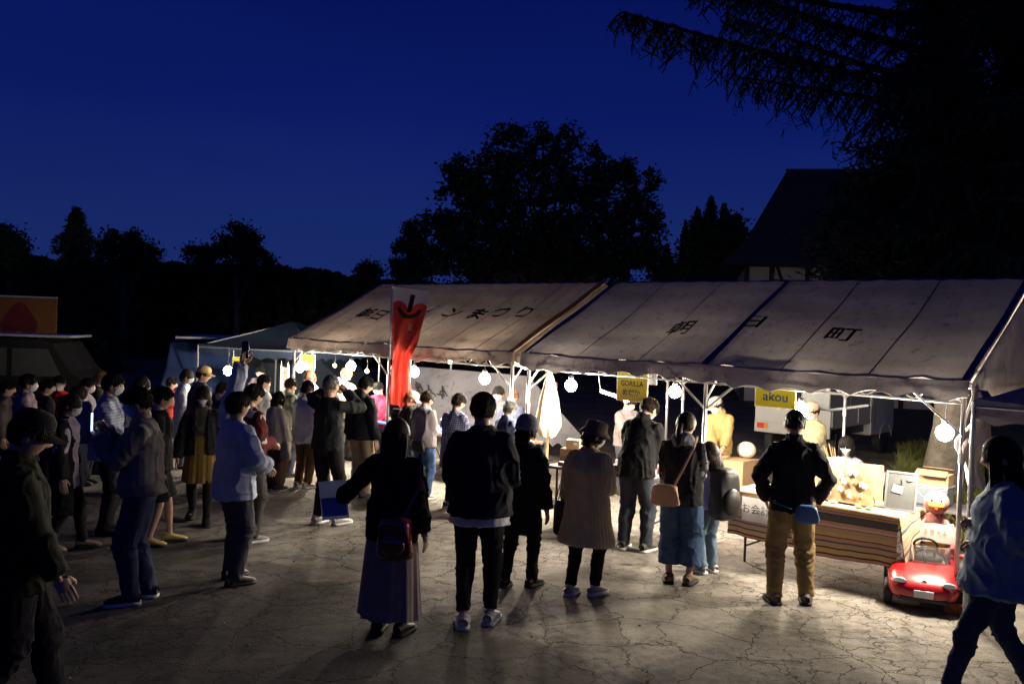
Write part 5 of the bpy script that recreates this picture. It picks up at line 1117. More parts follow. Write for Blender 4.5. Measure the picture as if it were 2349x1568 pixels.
# ================================================================== red flag
def flag():
    base = G(884, 1128); d = base.y; top = P(884, 650, d); Hh = top.z
    root = empty('banner_flag', base, R(-8), 'tall red and white banner flag with an apple emblem on a thin white pole', 'flag')
    m_pole = mat('white_pole', (.6, .6, .6), .4, .05)
    MB().tube([(0, 0, 0), (0, 0, Hh)], .012, 8).build('pole', m_pole, root, smooth=True)
    MB().tube([(-.14, 0, Hh - .015), (.50, 0, Hh - .03)], .006, 6).build('cross_rod', m_pole, root)
    MB().lathe([(.20, 0), (.20, .04), (.05, .10), (.05, .18)], n=18).build('base_weight', M_black, root, smooth=True)
    wT = (975 - 889) / F * d; hT = (922 - 655) / F * d
    ks = [0, .15, .35, .52, .62, .72, .85, 1]; wx = [1, .95, .78, .62, .52, .48, .52, .58]
    def fn(u_, v_):   # u across from the pole, v down
        wdt = np.interp(v_, ks, wx) * wT; tw = np.interp(v_, [0, .3, .6, 1], [0, .15, .9, 1.1])
        x = .015 + u_ * wdt; y = .07 * np.sin(u_ * 9 * (1 + tw * .8) + v_ * 3) * (.15 + tw) + .10 * tw * np.sin(u_ * 2.2) + .02 * np.sin(v_ * 14 + u_ * 3)
        z = Hh - .035 - v_ * hT - u_ * .05 * (1 - v_) - .05 * np.sin(u_ * 3.1) * tw
        return x, y, z
    nu, nv = 64, 150; Um, Vm = np.meshgrid(np.linspace(0, 1, nu), np.linspace(0, 1, nv), indexing='ij'); X_, Y_, Z_ = fn(Um, Vm)
    me = npmesh('cloth', np.stack([X_.ravel(), Y_.ravel(), Z_.ravel()], 1), grid_faces(nu, nv)); o = link('flag_cloth', me, [mat('flag_red', (.50, .05, .035), .75, .1, 6, .2, 30, trans=.36), mat('flag_white', (.6, .58, .56), .75, .05, 6, .2, 30, trans=.30), mat('flag_black', (.03, .012, .012), .8, .1, 6, trans=.2)], root, True)
    u_ = (Um[:-1, :-1] + .5 / nu).ravel(); v_ = (Vm[:-1, :-1] + .5 / nv).ravel(); k = np.zeros(len(u_), np.int32)
    yy = .115 + .050 * np.exp(-((u_ - .50) / .14) ** 2) - .0 * u_ + .05 * np.clip(np.abs(u_ - .5) - .38, 0, 1) * 3
    k[v_ < yy] = 1
    stem = (np.abs(u_ - .54 - (v_ - .1) * -.3) < .065) & (v_ > .045) & (v_ < .20); rr = np.hypot((u_ - .50) / 1.0, (v_ - .115) * 2.9); smile = (rr > .30) & (rr < .415) & (v_ > .165)
    k[stem | smile] = 2; me.polygons.foreach_set('material_index', k)
    m_w = mat('flag_white', (0, 0, 0)); m_g = mat('gold_ink', (.5, .33, .03), .6, .1)
    for i, (ch, m_) in enumerate((('道', m_w), ('の', m_w), ('駅', m_w), ('あ', m_g), ('さ', m_g), ('ひ', m_g))):
        def ft(x, y, i=i):
            uu = .60 - .02 * i + x / (.5 * wT) * .38; vv = .33 + .075 * i - y / hT * .95; a, b_, c = fn(np.array(uu), np.array(vv)); return (float(a), float(b_) - .006, float(c))
        (letters(ch, ft, .105, m_, root, bold=.01) if i < 3 else strokes(ft, 1, .10, m_, root, 20 + i, fat=.13))
    for i in range(7):
        z = Hh - .05 - hT * i / 6; MB().lathe([(.017, -.012), (.017, .012)], c=(0, 0, z), n=8).build('loop', m_pole, root)
flag()
# ================================================================== folding tables, striped cloth
def table(a, b_, dep=.60, z=.70, label='', top=None, name='folding_table', legs=True):
    L_ = (b_ - a).length; dv = (b_ - a).normalized(); rz = math.atan2(dv.y, dv.x); root = empty(name, (a.x, a.y, 0), rz, label, 'table')
    MB().box((L_ / 2, dep / 2, z - .015), (L_, dep, .03)).build('tabletop', top or mat('table_top', (.30, .22, .16), .5, .1, 4), root, bevel=.004)
    for x in (.12, L_ - .12):
        for y in (.05, dep - .05): MB().tube([(x, y, 0), (x, y, z - .03)], .013, 8).build('leg', M_black, root)
        MB().tube([(x, .05, .16), (x, dep - .05, .16)], .010, 6).build('stretcher', M_black, root)
        s_ = 1 if x < L_ / 2 else -1; MB().tube([(x, dep / 2, .16), (x + s_ * .32, dep / 2, z - .04)], .009, 6).build('brace', M_black, root)
    return root, rz, L_
ta, tb = G(1681, 1123, .70), G(2062, 1187, .70)
dvt = (tb - ta).normalized(); nvt = Vector((-dvt.y, dvt.x, 0))
T1, rz1, L1 = table(ta + nvt * .02, tb + nvt * .02, .62, .70, 'folding table under the striped cloth')
def stripe_mat():
    m = cloth((.5, .4, .3), 'striped_cloth', var=.1); t = m.node_tree; b = t.nodes['Principled BSDF']; uvn = t.nodes.new('ShaderNodeTexCoord'); sx_ = t.nodes.new('ShaderNodeSeparateXYZ'); t.links.new(uvn.outputs['UV'], sx_.inputs[0])
    fr = t.nodes.new('ShaderNodeMath'); fr.operation = 'FRACT'; mu = t.nodes.new('ShaderNodeMath'); mu.operation = 'MULTIPLY'; mu.inputs[1].default_value = 2.5; t.links.new(sx_.outputs['Y'], mu.inputs[0]); t.links.new(mu.outputs[0], fr.inputs[0])
    r = t.nodes.new('ShaderNodeValToRGB'); tan, red, tq, bg_, pk, wh, ye = (.38, .29, .19), (.26, .045, .04), (.06, .09, .105), (.46, .40, .34), (.42, .25, .20), (.6, .58, .54), (.44, .34, .17)
    dk = (.10, .018, .02)
    setramp(r, [(0, ye), (.08, dk), (.10, pk), (.17, tq), (.20, tan), (.29, dk), (.32, ye), (.41, dk), (.44, pk), (.49, dk), (.515, ye), (.60, dk), (.612, pk), (.65, dk), (.665, tq), (.69, (.075, .085, .085)), (.76, tq), (.785, dk), (.80, pk), (.86, bg_), (.90, red), (.915, tan)], True)
    t.links.new(fr.outputs[0], r.inputs[0]); nz = t.nodes.new('ShaderNodeTexNoise'); nz.inputs['Scale'].default_value = 60; mp = t.nodes.new('ShaderNodeMapping'); mp.inputs['Scale'].default_value = (1, 8, 8); t.links.new(uvn.outputs['Object'], mp.inputs[0]); t.links.new(mp.outputs[0], nz.inputs['Vector'])
    r2 = t.nodes.new('ShaderNodeValToRGB'); setramp(r2, [(.3, (.75, .75, .75)), (.7, (1.1, 1.1, 1.1))]); t.links.new(nz.outputs[0], r2.inputs[0])
    k = t.nodes.new('ShaderNodeMix'); k.data_type = 'RGBA'; k.blend_type = 'MULTIPLY'; k.inputs['Factor'].default_value = 1; t.links.new(r.outputs[0], k.inputs['A']); t.links.new(r2.outputs[0], k.inputs['B']); t.links.new(k.outputs['Result'], b.inputs['Base Color']); return m
def tcloth():
    m = stripe_mat(); root = empty('tablecloth', (ta.x, ta.y, 0), rz1, 'long ethnic striped cloth draped over the front and end of the table', 'tablecloth'); dep = .64; drop = .42
    def prof(v_, L_):     # v: 0 back edge, goes to the front edge then down
        s_ = v_ * (dep + drop); y = np.where(s_ < dep, dep - s_, 0.0); dz = np.where(s_ < dep, 0.0, s_ - dep); return y, dz
    def fn(Um, Vm):
        u_ = Um * (L1 + .02); y, dz = prof(Vm, L1); ss = np.clip(dz / drop, 0, 1); hang = dz * (1 + .05 * np.sin(u_ * 2 + .6) + .08 * np.clip(u_ - L1 * .45, 0, .02) / .02)
        y = y - .010 - .03 * ss + ss * (.020 * np.sin(u_ * 11 + 2 * np.sin(u_ * 3)) + .012 * np.sin(u_ * 27)); return u_ - .02 + .015 * ss * np.sin(u_ * 8), y, .706 - hang
    surf('drape', fn, 150, 60, m, root)
    def fe(Um, Vm):   # end fall with a pointed corner
        y = dep * Um - .01; dz = Vm * (.16 + .30 * (1 - Um) ** 2); x = L1 + .012 + .05 * Vm + .05 * (1 - Um) * Vm + .015 * np.sin(y * 22) * Vm; return x, y - .06 * Vm * (1 - Um), .704 - dz
    surf('end_fall', fe, 40, 20, m, root)
tcloth()
# paper note on the cloth: お会計
def note():
    a, b_ = G(1684, 1123, .70), G(1732, 1131, .70); w_ = .30; h = .235; root = empty('price_note', (ta.x + dvt.x * .29 - nvt.x * .06, ta.y + dvt.y * .29 - nvt.y * .06, .555), rz1, 'white paper reading お会計 pinned on the striped cloth', 'note')
    fn0 = lambda x, z: (x, -.02 * math.sin((z + h / 2) / h * 2) * .5 + .004 * math.sin(x * 30), z)
    def fp(Um, Vm): x = (Um - .5) * w_; z = (Vm - .5) * h; return x, -.012 * np.sin(Vm * 2) + .004 * np.sin(x * 30), z
    surf('sheet', fp, 16, 10, M_paper, root); letters('お会計', lambda x, y: (x, -.012 * math.sin((y / h + .5) * 2) + .004 * math.sin(x * 30) - .004, y), .10, M_ink, root)
note()
t2a, t2b = G(1252, 1066, .70), G(1500, 1098, .70); d2 = (t2b - t2a).normalized(); n2 = Vector((-d2.y, d2.x, 0))
T2, rz2, L2 = table(t2a, t2b, .62, .70, 'folding table of the fish stall behind the bucket hat woman', mat('dark_top', (.09, .08, .09), .5, .1))
t3a, t3b = at_tent(1010, 900, .45), at_tent(1180, 900, .45); t3a.z = t3b.z = 0
T3, rz3, L3 = table(t3a, t3b, .6, .72, 'folding table beside the double pole', None)
t4a, t4b = at_tent(850, 900, .5), at_tent(1000, 900, .5); t4a.z = t4b.z = 0
T4, rz4, L4 = table(t4a, t4b, .6, .72, 'folding table under the cream tent beside the flag', mat('blue_cover', (.05, .12, .5), .6, .1))
t5a, t5b = at_tent(680, 900, .5), at_tent(845, 900, .5); t5a.z = t5b.z = 0
T5, rz5, L5 = table(t5a, t5b, .6, .72, 'folding table at the left end of the cream tent', None)
t6a = G(1640, 1120, .0) ; 
def loc(a, dv, nv, u_, y, z): return Vector((a.x, a.y, 0)) + dv * u_ + nv * y + Vector((0, 0, z))
# boxes and goods -------------------------------------------------
def carton(p_, size, rz, label, m=M_card, open_=False, name='cardboard_box', cat='box', flaps=None, group=None):
    root = empty(name, p_, rz, label, cat, group); x, y, z = size; t = .006
    if open_:
        for c, s_ in (((0, -y / 2, z / 2), (x, t, z)), ((0, y / 2, z / 2), (x, t, z)), ((-x / 2, 0, z / 2), (t, y - t, z)), ((x / 2, 0, z / 2), (t, y - t, z))): MB().box(c, s_).build('side', m, root)
        MB().box((0, 0, t / 2), (x - t, y - t, t)).build('bottom', m, root)
        for s_ in (-1, 1): MB().box((0, s_ * (y / 2 + .05), z + .02), (x, .11, .004), rx=-s_ * R(25)).build('flap', m, root)
    else:
        MB().box((0, 0, z / 2), (x, y, z)).build('body', m, root, bevel=.003); MB().box((0, 0, z + .001), (x * 1.001, .05, .003)).build('tape', mat('brown_tape', (.38, .24, .1), .3, .05), root)
        MB().box((x * .2, -y / 2 - .0015, z * .6), (x * .25, .003, z * .25)).build('label_sticker', M_paper, root)
    return root
# cardboard box and white paper globe at the tan vendor
b0 = G(1682, 1118); carton(Vector((G(1680, 1160).x, G(1680, 1160).y, 0)), (.44, .34, .62), rz1, 'tall cardboard box in front of the tan vendor with tape and a yellow sticker')
q0 = G(1678, 1160); MB().box((q0.x + .06, q0.y - .2, .35), (.05, .004, .06), rz=rz1).build('yellow_sticker', M_yel, label='small yellow sticker on the tall cardboard box', category='sticker') if False else None
gl = MB(); gl.ell((0, 0, .11), (.125, .125, .11), 20, 12); gr = empty('paper_globe', G(1712, 1120, .62) , 0, 'round cream paper globe beside the cardboard box', 'paper globe'); gl.build('globe', mat('cream_paper', (.6, .52, .42), .8, .12, 8, .4, 12), gr, smooth=True); MB().lathe([(.03, .0), (.05, .005), (.05, .0)], n=12).build('ring_foot', M_wood, gr)
carton(Vector((G(1714, 1160).x, G(1714, 1160).y + .15, 0)), (.34, .30, .60), rz1, 'second cardboard box carrying the paper globe')
gr.location = Vector((G(1714, 1160).x, G(1714, 1160).y + .15, .605))
# wooden display board with goods
def display():
    p_ = loc(ta, dvt, nvt, .98, .22, .706); root = empty('display_board', p_, rz1, 'slanted pale wooden display board with small packets pinned on it', 'display board'); w_, h = .60, .36; tl = R(-18)
    M = Matrix.Rotation(tl, 4, 'X'); MB().box(None, (w_, .012, h), M=M @ Matrix.Translation((0, 0, h / 2))).build('board', M_wood, root, bevel=.003)
    MB().box(None, (w_ + .02, .05, .02), M=M @ Matrix.Translation((0, -.03, .01))).build('ledge', M_wood, root)
    for s_ in (-1, 1): MB().tube([(s_ * .25, .02, h * .8), (s_ * .25, .22, .004)], .006, 5).build('prop', M_wood, root)
    rg = random.Random(3)
    for i in range(14):
        x, z = rg.uniform(-.26, .26), rg.uniform(.06, .31); m_ = rg.choice([M_paper, mat('biscuit', (.5, .28, .12), .7, .2), mat('pink_charm', (.6, .25, .22), .6, .1), M_paper])
        mb = MB(); mb.ell(None, (.026, .010, .032), 8, 6, M=M @ Matrix.Translation((x, -.016, z))); pk = mb.build('packet', m_, root, smooth=True)
        MB().tube([M @ Vector((x, -.008, z + .028)), M @ Vector((x, -.008, z + .05))], .002, 4).build('hook', M_steel, root)
display()
def pinboard():
    p_ = loc(ta, dvt, nvt, 1.50, .30, .706); root = empty('pinboard', p_, rz1 + R(8), 'grey metal framed pinboard with two small cards', 'pinboard'); M = Matrix.Rotation(R(-14), 4, 'X'); w_, h = .27, .35; m_ = mat('grey_felt', (.07, .075, .075), .9, .1, 20, .3, 60)
    MB().box(None, (w_, .010, h), M=M @ Matrix.Translation((0, 0, h / 2))).build('panel', m_, root)
    for c, s_ in (((0, -.004, .008), (w_, .016, .016)), ((0, -.004, h - .008), (w_, .016, .016)), ((-w_ / 2 + .008, -.004, h / 2), (.016, .016, h - .034)), ((w_ / 2 - .008, -.004, h / 2), (.016, .016, h - .034))): MB().box(None, s_, M=M @ Matrix.Translation(c)).build('frame_rail', M_steel, root)
    MB().box(None, (.085, .006, .065), M=M @ Matrix.Translation((-.03, -.010, .19)) @ Matrix.Rotation(R(10), 4, 'Y')).build('card', M_paper, root); MB().box(None, (.035, .012, .03), M=M @ Matrix.Translation((.07, -.012, .29))).build('card', M_paper, root)
    MB().tube([(0, .02, h * .8), (0, .2, .004)], .006, 5).build('prop', M_black, root)
pinboard()
def screen():
    p_ = loc(ta, dvt, nvt, .80, .56, .706); root = empty('wooden_screen', p_, rz1, 'low folding wooden screen standing behind the display board with a price tag', 'screen')
    MB().box((-.10, .0, .18), (.52, .014, .36)).build('panel', M_wood, root, bevel=.002); MB().box((.30, .04, .17), (.26, .014, .34), rz=R(18)).build('panel', M_wood, root, bevel=.002)
    MB().box((.165, -.002, .17), (.012, .016, .34)).build('hinge_strip', M_steel, root); MB().box((.05, -.012, .33), (.07, .008, .10)).build('price_tag', M_paper, root)
screen()
# small things on the striped table
pk_ = []
rg = random.Random(5)
m_pack = [M_paper, mat('biscuit', (0, 0, 0)), mat('jar_orange', (.55, .22, .04), .4, .1), mat('pack_green', (.12, .3, .08), .5, .2)]
for i in range(16):
    u_, y = rg.uniform(.3, L1 - .25), rg.uniform(.05, .17); p_ = loc(ta, dvt, nvt, u_, y, .706)
    root = empty('snack_packet', p_, rz1 + rg.uniform(-.5, .5), 'wrapped packet at the front of the striped table', 'packet', 'packets on the striped table'); w_ = rg.uniform(.05, .09)
    mb = MB(); mb.ell((0, 0, .012), (w_ / 2, w_ * .36, .012), 10, 5); mb.build('wrapper', rg.choice(m_pack), root, smooth=True); MB().box((0, 0, .026), (.03, .02, .002)).build('tag', M_paper, root); pk_.append((u_, root))
ordinal(pk_)
# leafy greens
lf = MB(); 
for i in range(26):
    a = rg.uniform(0, 6.28); L_ = rg.uniform(.05, .11); dx, dy = math.cos(a) * L_, math.sin(a) * L_ * .6; lf.add([(0, 0, .02), (dx * .5 - dy * .2, dy * .5 + dx * .2, .045), (dx, dy, .02), (dx * .5 + dy * .2, dy * .5 - dx * .2, .035)], [(0, 1, 2, 3)])
lf.build('leaf_bunch', mat('green_leaf', (.12, .32, .05), .5, .2), None, loc=tuple(loc(ta, dvt, nvt, .62, .14, .705)), label='bunch of green leaves on the striped table beside the display board', category='leaves')
# storage box + carton on top, at the back table
bt = G(2143, 1152, .62) - dvt * .42 - nvt * .22; bt.z = 0; T7, rz7, L7 = table(bt, bt + dvt * 1.0, .5, .60, 'low dark table behind the right end of the striped table', mat('dark_top', (0, 0, 0)))
def storage():
    p_ = loc(bt, dvt, nvt, .42, .22, .605); root = empty('storage_box', p_, rz7, scale=.85, cat='storage box', label='translucent plastic storage box with a white lid and handle'); m_ = mat('frosted_plastic', (.22, .25, .30), .35, .04, 3, trans=.35)
    mb = MB(); mb.box((0, 0, .105), (.34, .24, .21), taper=1.08); mb.build('tub', m_, root, bevel=.012)
    MB().box((0, 0, .222), (.38, .275, .018)).build('lid', mat('lid_plastic', (.28, .30, .33), .4, .03), root, bevel=.005); MB().tube([(-.19, -.13, .19), (-.10, -.14, .10), (.02, -.145, .06)], .007, 6).build('handle', mat('lid_plastic', (0, 0, 0)), root)
    carton(p_ + Vector((0, 0, .199)), (.29, .21, .11), rz7 + .05, 'open cardboard box on top of the plastic storage box, full of clear wrap', open_=True)
    r2 = empty('plastic_wrap', p_ + Vector((0, 0, .285)), 0, 'crumpled clear wrap sticking out of the open cardboard box', 'plastic wrap'); q = MB(); 
    for i in range(5): q.ell((rg.uniform(-.1, .1), rg.uniform(-.06, .06), rg.uniform(0, .03)), (.06, .05, .03), 8, 5)
    q.build('sheet', mat('clear_wrap', (.25, .22, .2), .12, .2, 30, .8, 60, spec=.8), r2, smooth=True)
storage()
def blackbag():
    p_ = loc(bt, dvt, nvt, .10, .12, .605); root = empty('black_bag', p_, rz7, 'black bag with a pale patterned edge behind the pinboard', 'bag'); mb = MB(); mb.ell((0, 0, .10), (.14, .09, .13), 14, 9); mb.build('pouch', mat('black_fabric', (.015, .016, .018), .8, .2, 9, .4), root, smooth=True)
    MB().tube([(-.06, 0, .2), (0, 0, .29), (.06, 0, .2)], .008, 6).build('handle', M_black, root)
blackbag()
cb = loc(bt, dvt, nvt, -.35, .30, 0); T8, rz8, L8 = table(cb - dvt * .5 + nvt * .2, cb + dvt * .35 + nvt * .2, .45, .70, 'small table beside the seated vendor', None)
carton(loc(bt, dvt, nvt, -.35, .55, .705), (.36, .26, .09), rz7 + .1, 'flat white plastic case on the small table by the seated vendor', mat('lid_plastic', (0, 0, 0)), name='plastic_case', cat='case')
def sticks():
    p_ = loc(cb, dvt, nvt, -.45, .40, .705); root = empty('stick_bundle', p_, 0, 'bundle of thin wooden sticks with blue green tape beside the seated vendor', 'sticks')
    for i in range(9): MB().tube([(i * .006 - .03, 0, 0), (i * .018 - .16 + rg.uniform(-.02, .02), rg.uniform(-.03, .03), .30 + rg.uniform(-.04, .03))], .004, 5).build('stick', M_wood, root)
    for i in range(3): MB().box((-.10, .0, .02 + i * .03), (.26, .10, .02), rz=i * .1).build('folded_cloth', mat('teal_cloth', (.03, .28, .28), .8, .2), root)
sticks()
def stool(p_, z, label):
    root = empty('stool', p_, .3, label, 'stool'); MB().lathe([(.15, z - .03), (.16, z - .01), (.15, z)], n=18).build('seat', M_black, root, smooth=True)
    for k in range(4): a = k * math.pi / 2 + .4; MB().tube([(.08 * math.cos(a), .08 * math.sin(a), z - .03), (.15 * math.cos(a), .15 * math.sin(a), 0)], .010, 6).build('leg', M_steel, root)
sv = PEOPLE['seated_vendor']['root'].location; stool((sv.x, sv.y, 0), .29, 'low stool under the seated vendor')
# fish stall and others: lit cups, trays, tanks
def goods(a, dv, nv, L_, z, n, seed, lab, group, kinds, y0=.06, y1=.52, sc=1.0):
    rg = random.Random(seed); rz = math.atan2(dv.y, dv.x); used_ = []; made = {}
    for i in range(n * 4):
        if len(used_) >= n: break
        u_, y = rg.uniform(.05, L_ - .06), rg.uniform(y0, y1)
        if any(abs(u_ - q[0]) < .085 * sc and abs(y - q[1]) < .085 * sc for q in used_): continue
        used_.append((u_, y)); k = rg.choice(kinds); made.setdefault(k, []); p_ = loc(a, dv, nv, u_, y, z + .002)
        if k == 'jar':
            root = empty('jar', p_, 0, lab[0], 'jar', group[0]); h = rg.uniform(.06, .12) * sc; MB().lathe([(.026 * sc, 0), (.03 * sc, .006), (.03 * sc, h * .8), (.022 * sc, h)], n=12).build('body', rg.choice([mat('jar_orange', (0, 0, 0)), mat('jar_white', (.7, .68, .62), .3, .05), mat('jar_red', (.4, .04, .04), .3, .1)]), root, smooth=True)
            MB().lathe([(.025 * sc, h), (.025 * sc, h + .014)], n=12).build('lid', M_white, root, smooth=True)
        elif k == 'box':
            root = empty('small_box', p_, rz + rg.uniform(-.3, .3), lab[1], 'box', group[1]); s_ = (rg.uniform(.06, .12) * sc, rg.uniform(.05, .08) * sc, rg.uniform(.03, .10) * sc)
            MB().box((0, 0, s_[2] / 2), s_).build('body', rg.choice([M_paper, M_card, mat('box_blue', (.10, .16, .40), .5, .1), M_wood, mat('jar_white', (0, 0, 0))]), root, bevel=.002); MB().box((0, 0, s_[2] + .001), (s_[0] * .6, s_[1] * .5, .002)).build('label_sticker', M_paper, root)
        else:
            root = empty('bread_roll', p_, rg.uniform(0, 3), lab[2], 'bread', group[2]); mb = MB(); mb.ell((0, 0, .024 * sc), (.05 * sc, .032 * sc, .024 * sc), 10, 6); mb.build('crust', mat('crust', (.45, .22, .07), .6, .2, 20), root, smooth=True); MB().box((0, 0, .002), (.11 * sc, .08 * sc, .003)).build('paper', M_paper, root)
        made[k].append((u_, root))
    for k, lst in made.items(): ordinal(lst)
goods(t2a, d2, n2, L2, .70, 26, 11, ('jar on the fish stall table', 'box on the fish stall table', 'roll on the fish stall table'), ('jars on the fish stall table', 'boxes on the fish stall table', 'rolls on the fish stall table'), ['jar', 'box', 'box'])
goods(t3a, (t3b - t3a).normalized(), Vector((-(t3b - t3a).normalized().y, (t3b - t3a).normalized().x, 0)), L3, .72, 18, 12, ('jar on the table beside the double pole', 'box on the table beside the double pole', 'bread roll on the table beside the double pole'), ('jars beside the double pole', 'boxes beside the double pole', 'rolls beside the double pole'), ['jar', 'box', 'bread'])
goods(t4a, (t4b - t4a).normalized(), Vector((-(t4b - t4a).normalized().y, (t4b - t4a).normalized().x, 0)), L4, .72, 20, 13, ('jar on the table beside the flag', 'box on the table beside the flag', 'bread roll on the table beside the flag'), ('jars beside the flag', 'boxes beside the flag', 'rolls beside the flag'), ['jar', 'bread', 'box'])
goods(t5a, (t5b - t5a).normalized(), Vector((-(t5b - t5a).normalized().y, (t5b - t5a).normalized().x, 0)), L5, .72, 18, 14, ('jar on the leftmost table of the cream tent', 'box on the leftmost table of the cream tent', 'bread roll on the leftmost table of the cream tent'), ('jars at the left end', 'boxes at the left end', 'rolls at the left end'), ['jar', 'box', 'bread'])
carton(loc(t2a, d2, n2, .12, .40, .702), (.22, .2, .16), rz2, 'cardboard box standing at the left of the fish stall table'); carton(loc(t2a, d2, n2, .14, .40, .865), (.16, .15, .10), rz2 + .2, 'smaller cardboard box stacked on the left box of the fish stall')
def tank(u_, y, w_, h, label):
    root = empty('fish_tank', loc(t2a, d2, n2, u_, y, .702), rz2, label, 'fish tank'); MB().box((0, 0, h / 2), (w_, .16, h)).build('water', mat('lit_water', (.45, .55, .75), .05, .1, 9, spec=.6, trans=.4), root)
    for sx_ in (-1, 1): MB().box((sx_ * (w_ / 2 + .003), 0, h / 2 + .006), (.005, .17, h + .012)).build('glass_pane', M_white, root)
    MB().box((0, 0, h + .012), (w_ + .012, .175, .010)).build('rim', M_black, root)
tank(.42, .22, .20, .13, 'pale blue lit fish tank nearest the parasol'); tank(.98, .30, .28, .14, 'wider lit fish tank in front of the white jacket vendor')
# folded parasol with red cloth behind
def parasol():
    b_ = at_tent(1256, 1000, .55); b_.z = 0; top = P(1256, 852, b_.y).z; root = empty('folded_parasol', b_, 0, 'folded cream parasol standing beside the double pole', 'parasol')
    MB().tube([(0, 0, 0), (0, 0, top + .05)], .018, 8).build('pole', M_wood, root, smooth=True); MB().lathe([(.19, 0), (.19, .05), (.04, .08)], n=16).build('base_weight', M_black, root)
    n = 40; K = 14; vs = []; zb = P(1256, 1000, b_.y).z
    for i in range(K):
        t_ = i / (K - 1); z = top - (top - zb) * t_; r_ = np.interp(t_, [0, .1, .45, .85, 1], [.02, .05, .11, .155, .10])
        for k in range(n): a = 2 * math.pi * k / n; f = 1 + .16 * math.sin(a * 8) + .05 * math.sin(a * 3 + t_ * 3); vs.append((r_ * f * math.cos(a), r_ * f * math.sin(a), z + .015 * math.sin(a * 8) * t_))
    mb = MB(); mb.add(vs, ring_faces(n, K)); mb.build('canopy', mat('cream_canvas', (.52, .43, .30), .8, .1, 5, .3, 30, trans=.2), root, smooth=True)
    q = at_tent(1267, 935, .9); rr = empty('red_banner', (q.x, q.y, 0), math.atan2(U.y, U.x), 'narrow red cloth banner behind the folded parasol', 'banner'); zt = q.z + .33
    MB().box((0, 0, zt - .35), (.13, .012, .7)).build('cloth', mat('flag_red', (0, 0, 0)), rr); MB().tube([(-.07, 0, 0), (-.07, 0, zt + .02)], .010, 6).build('pole', M_steel, rr)
parasol()
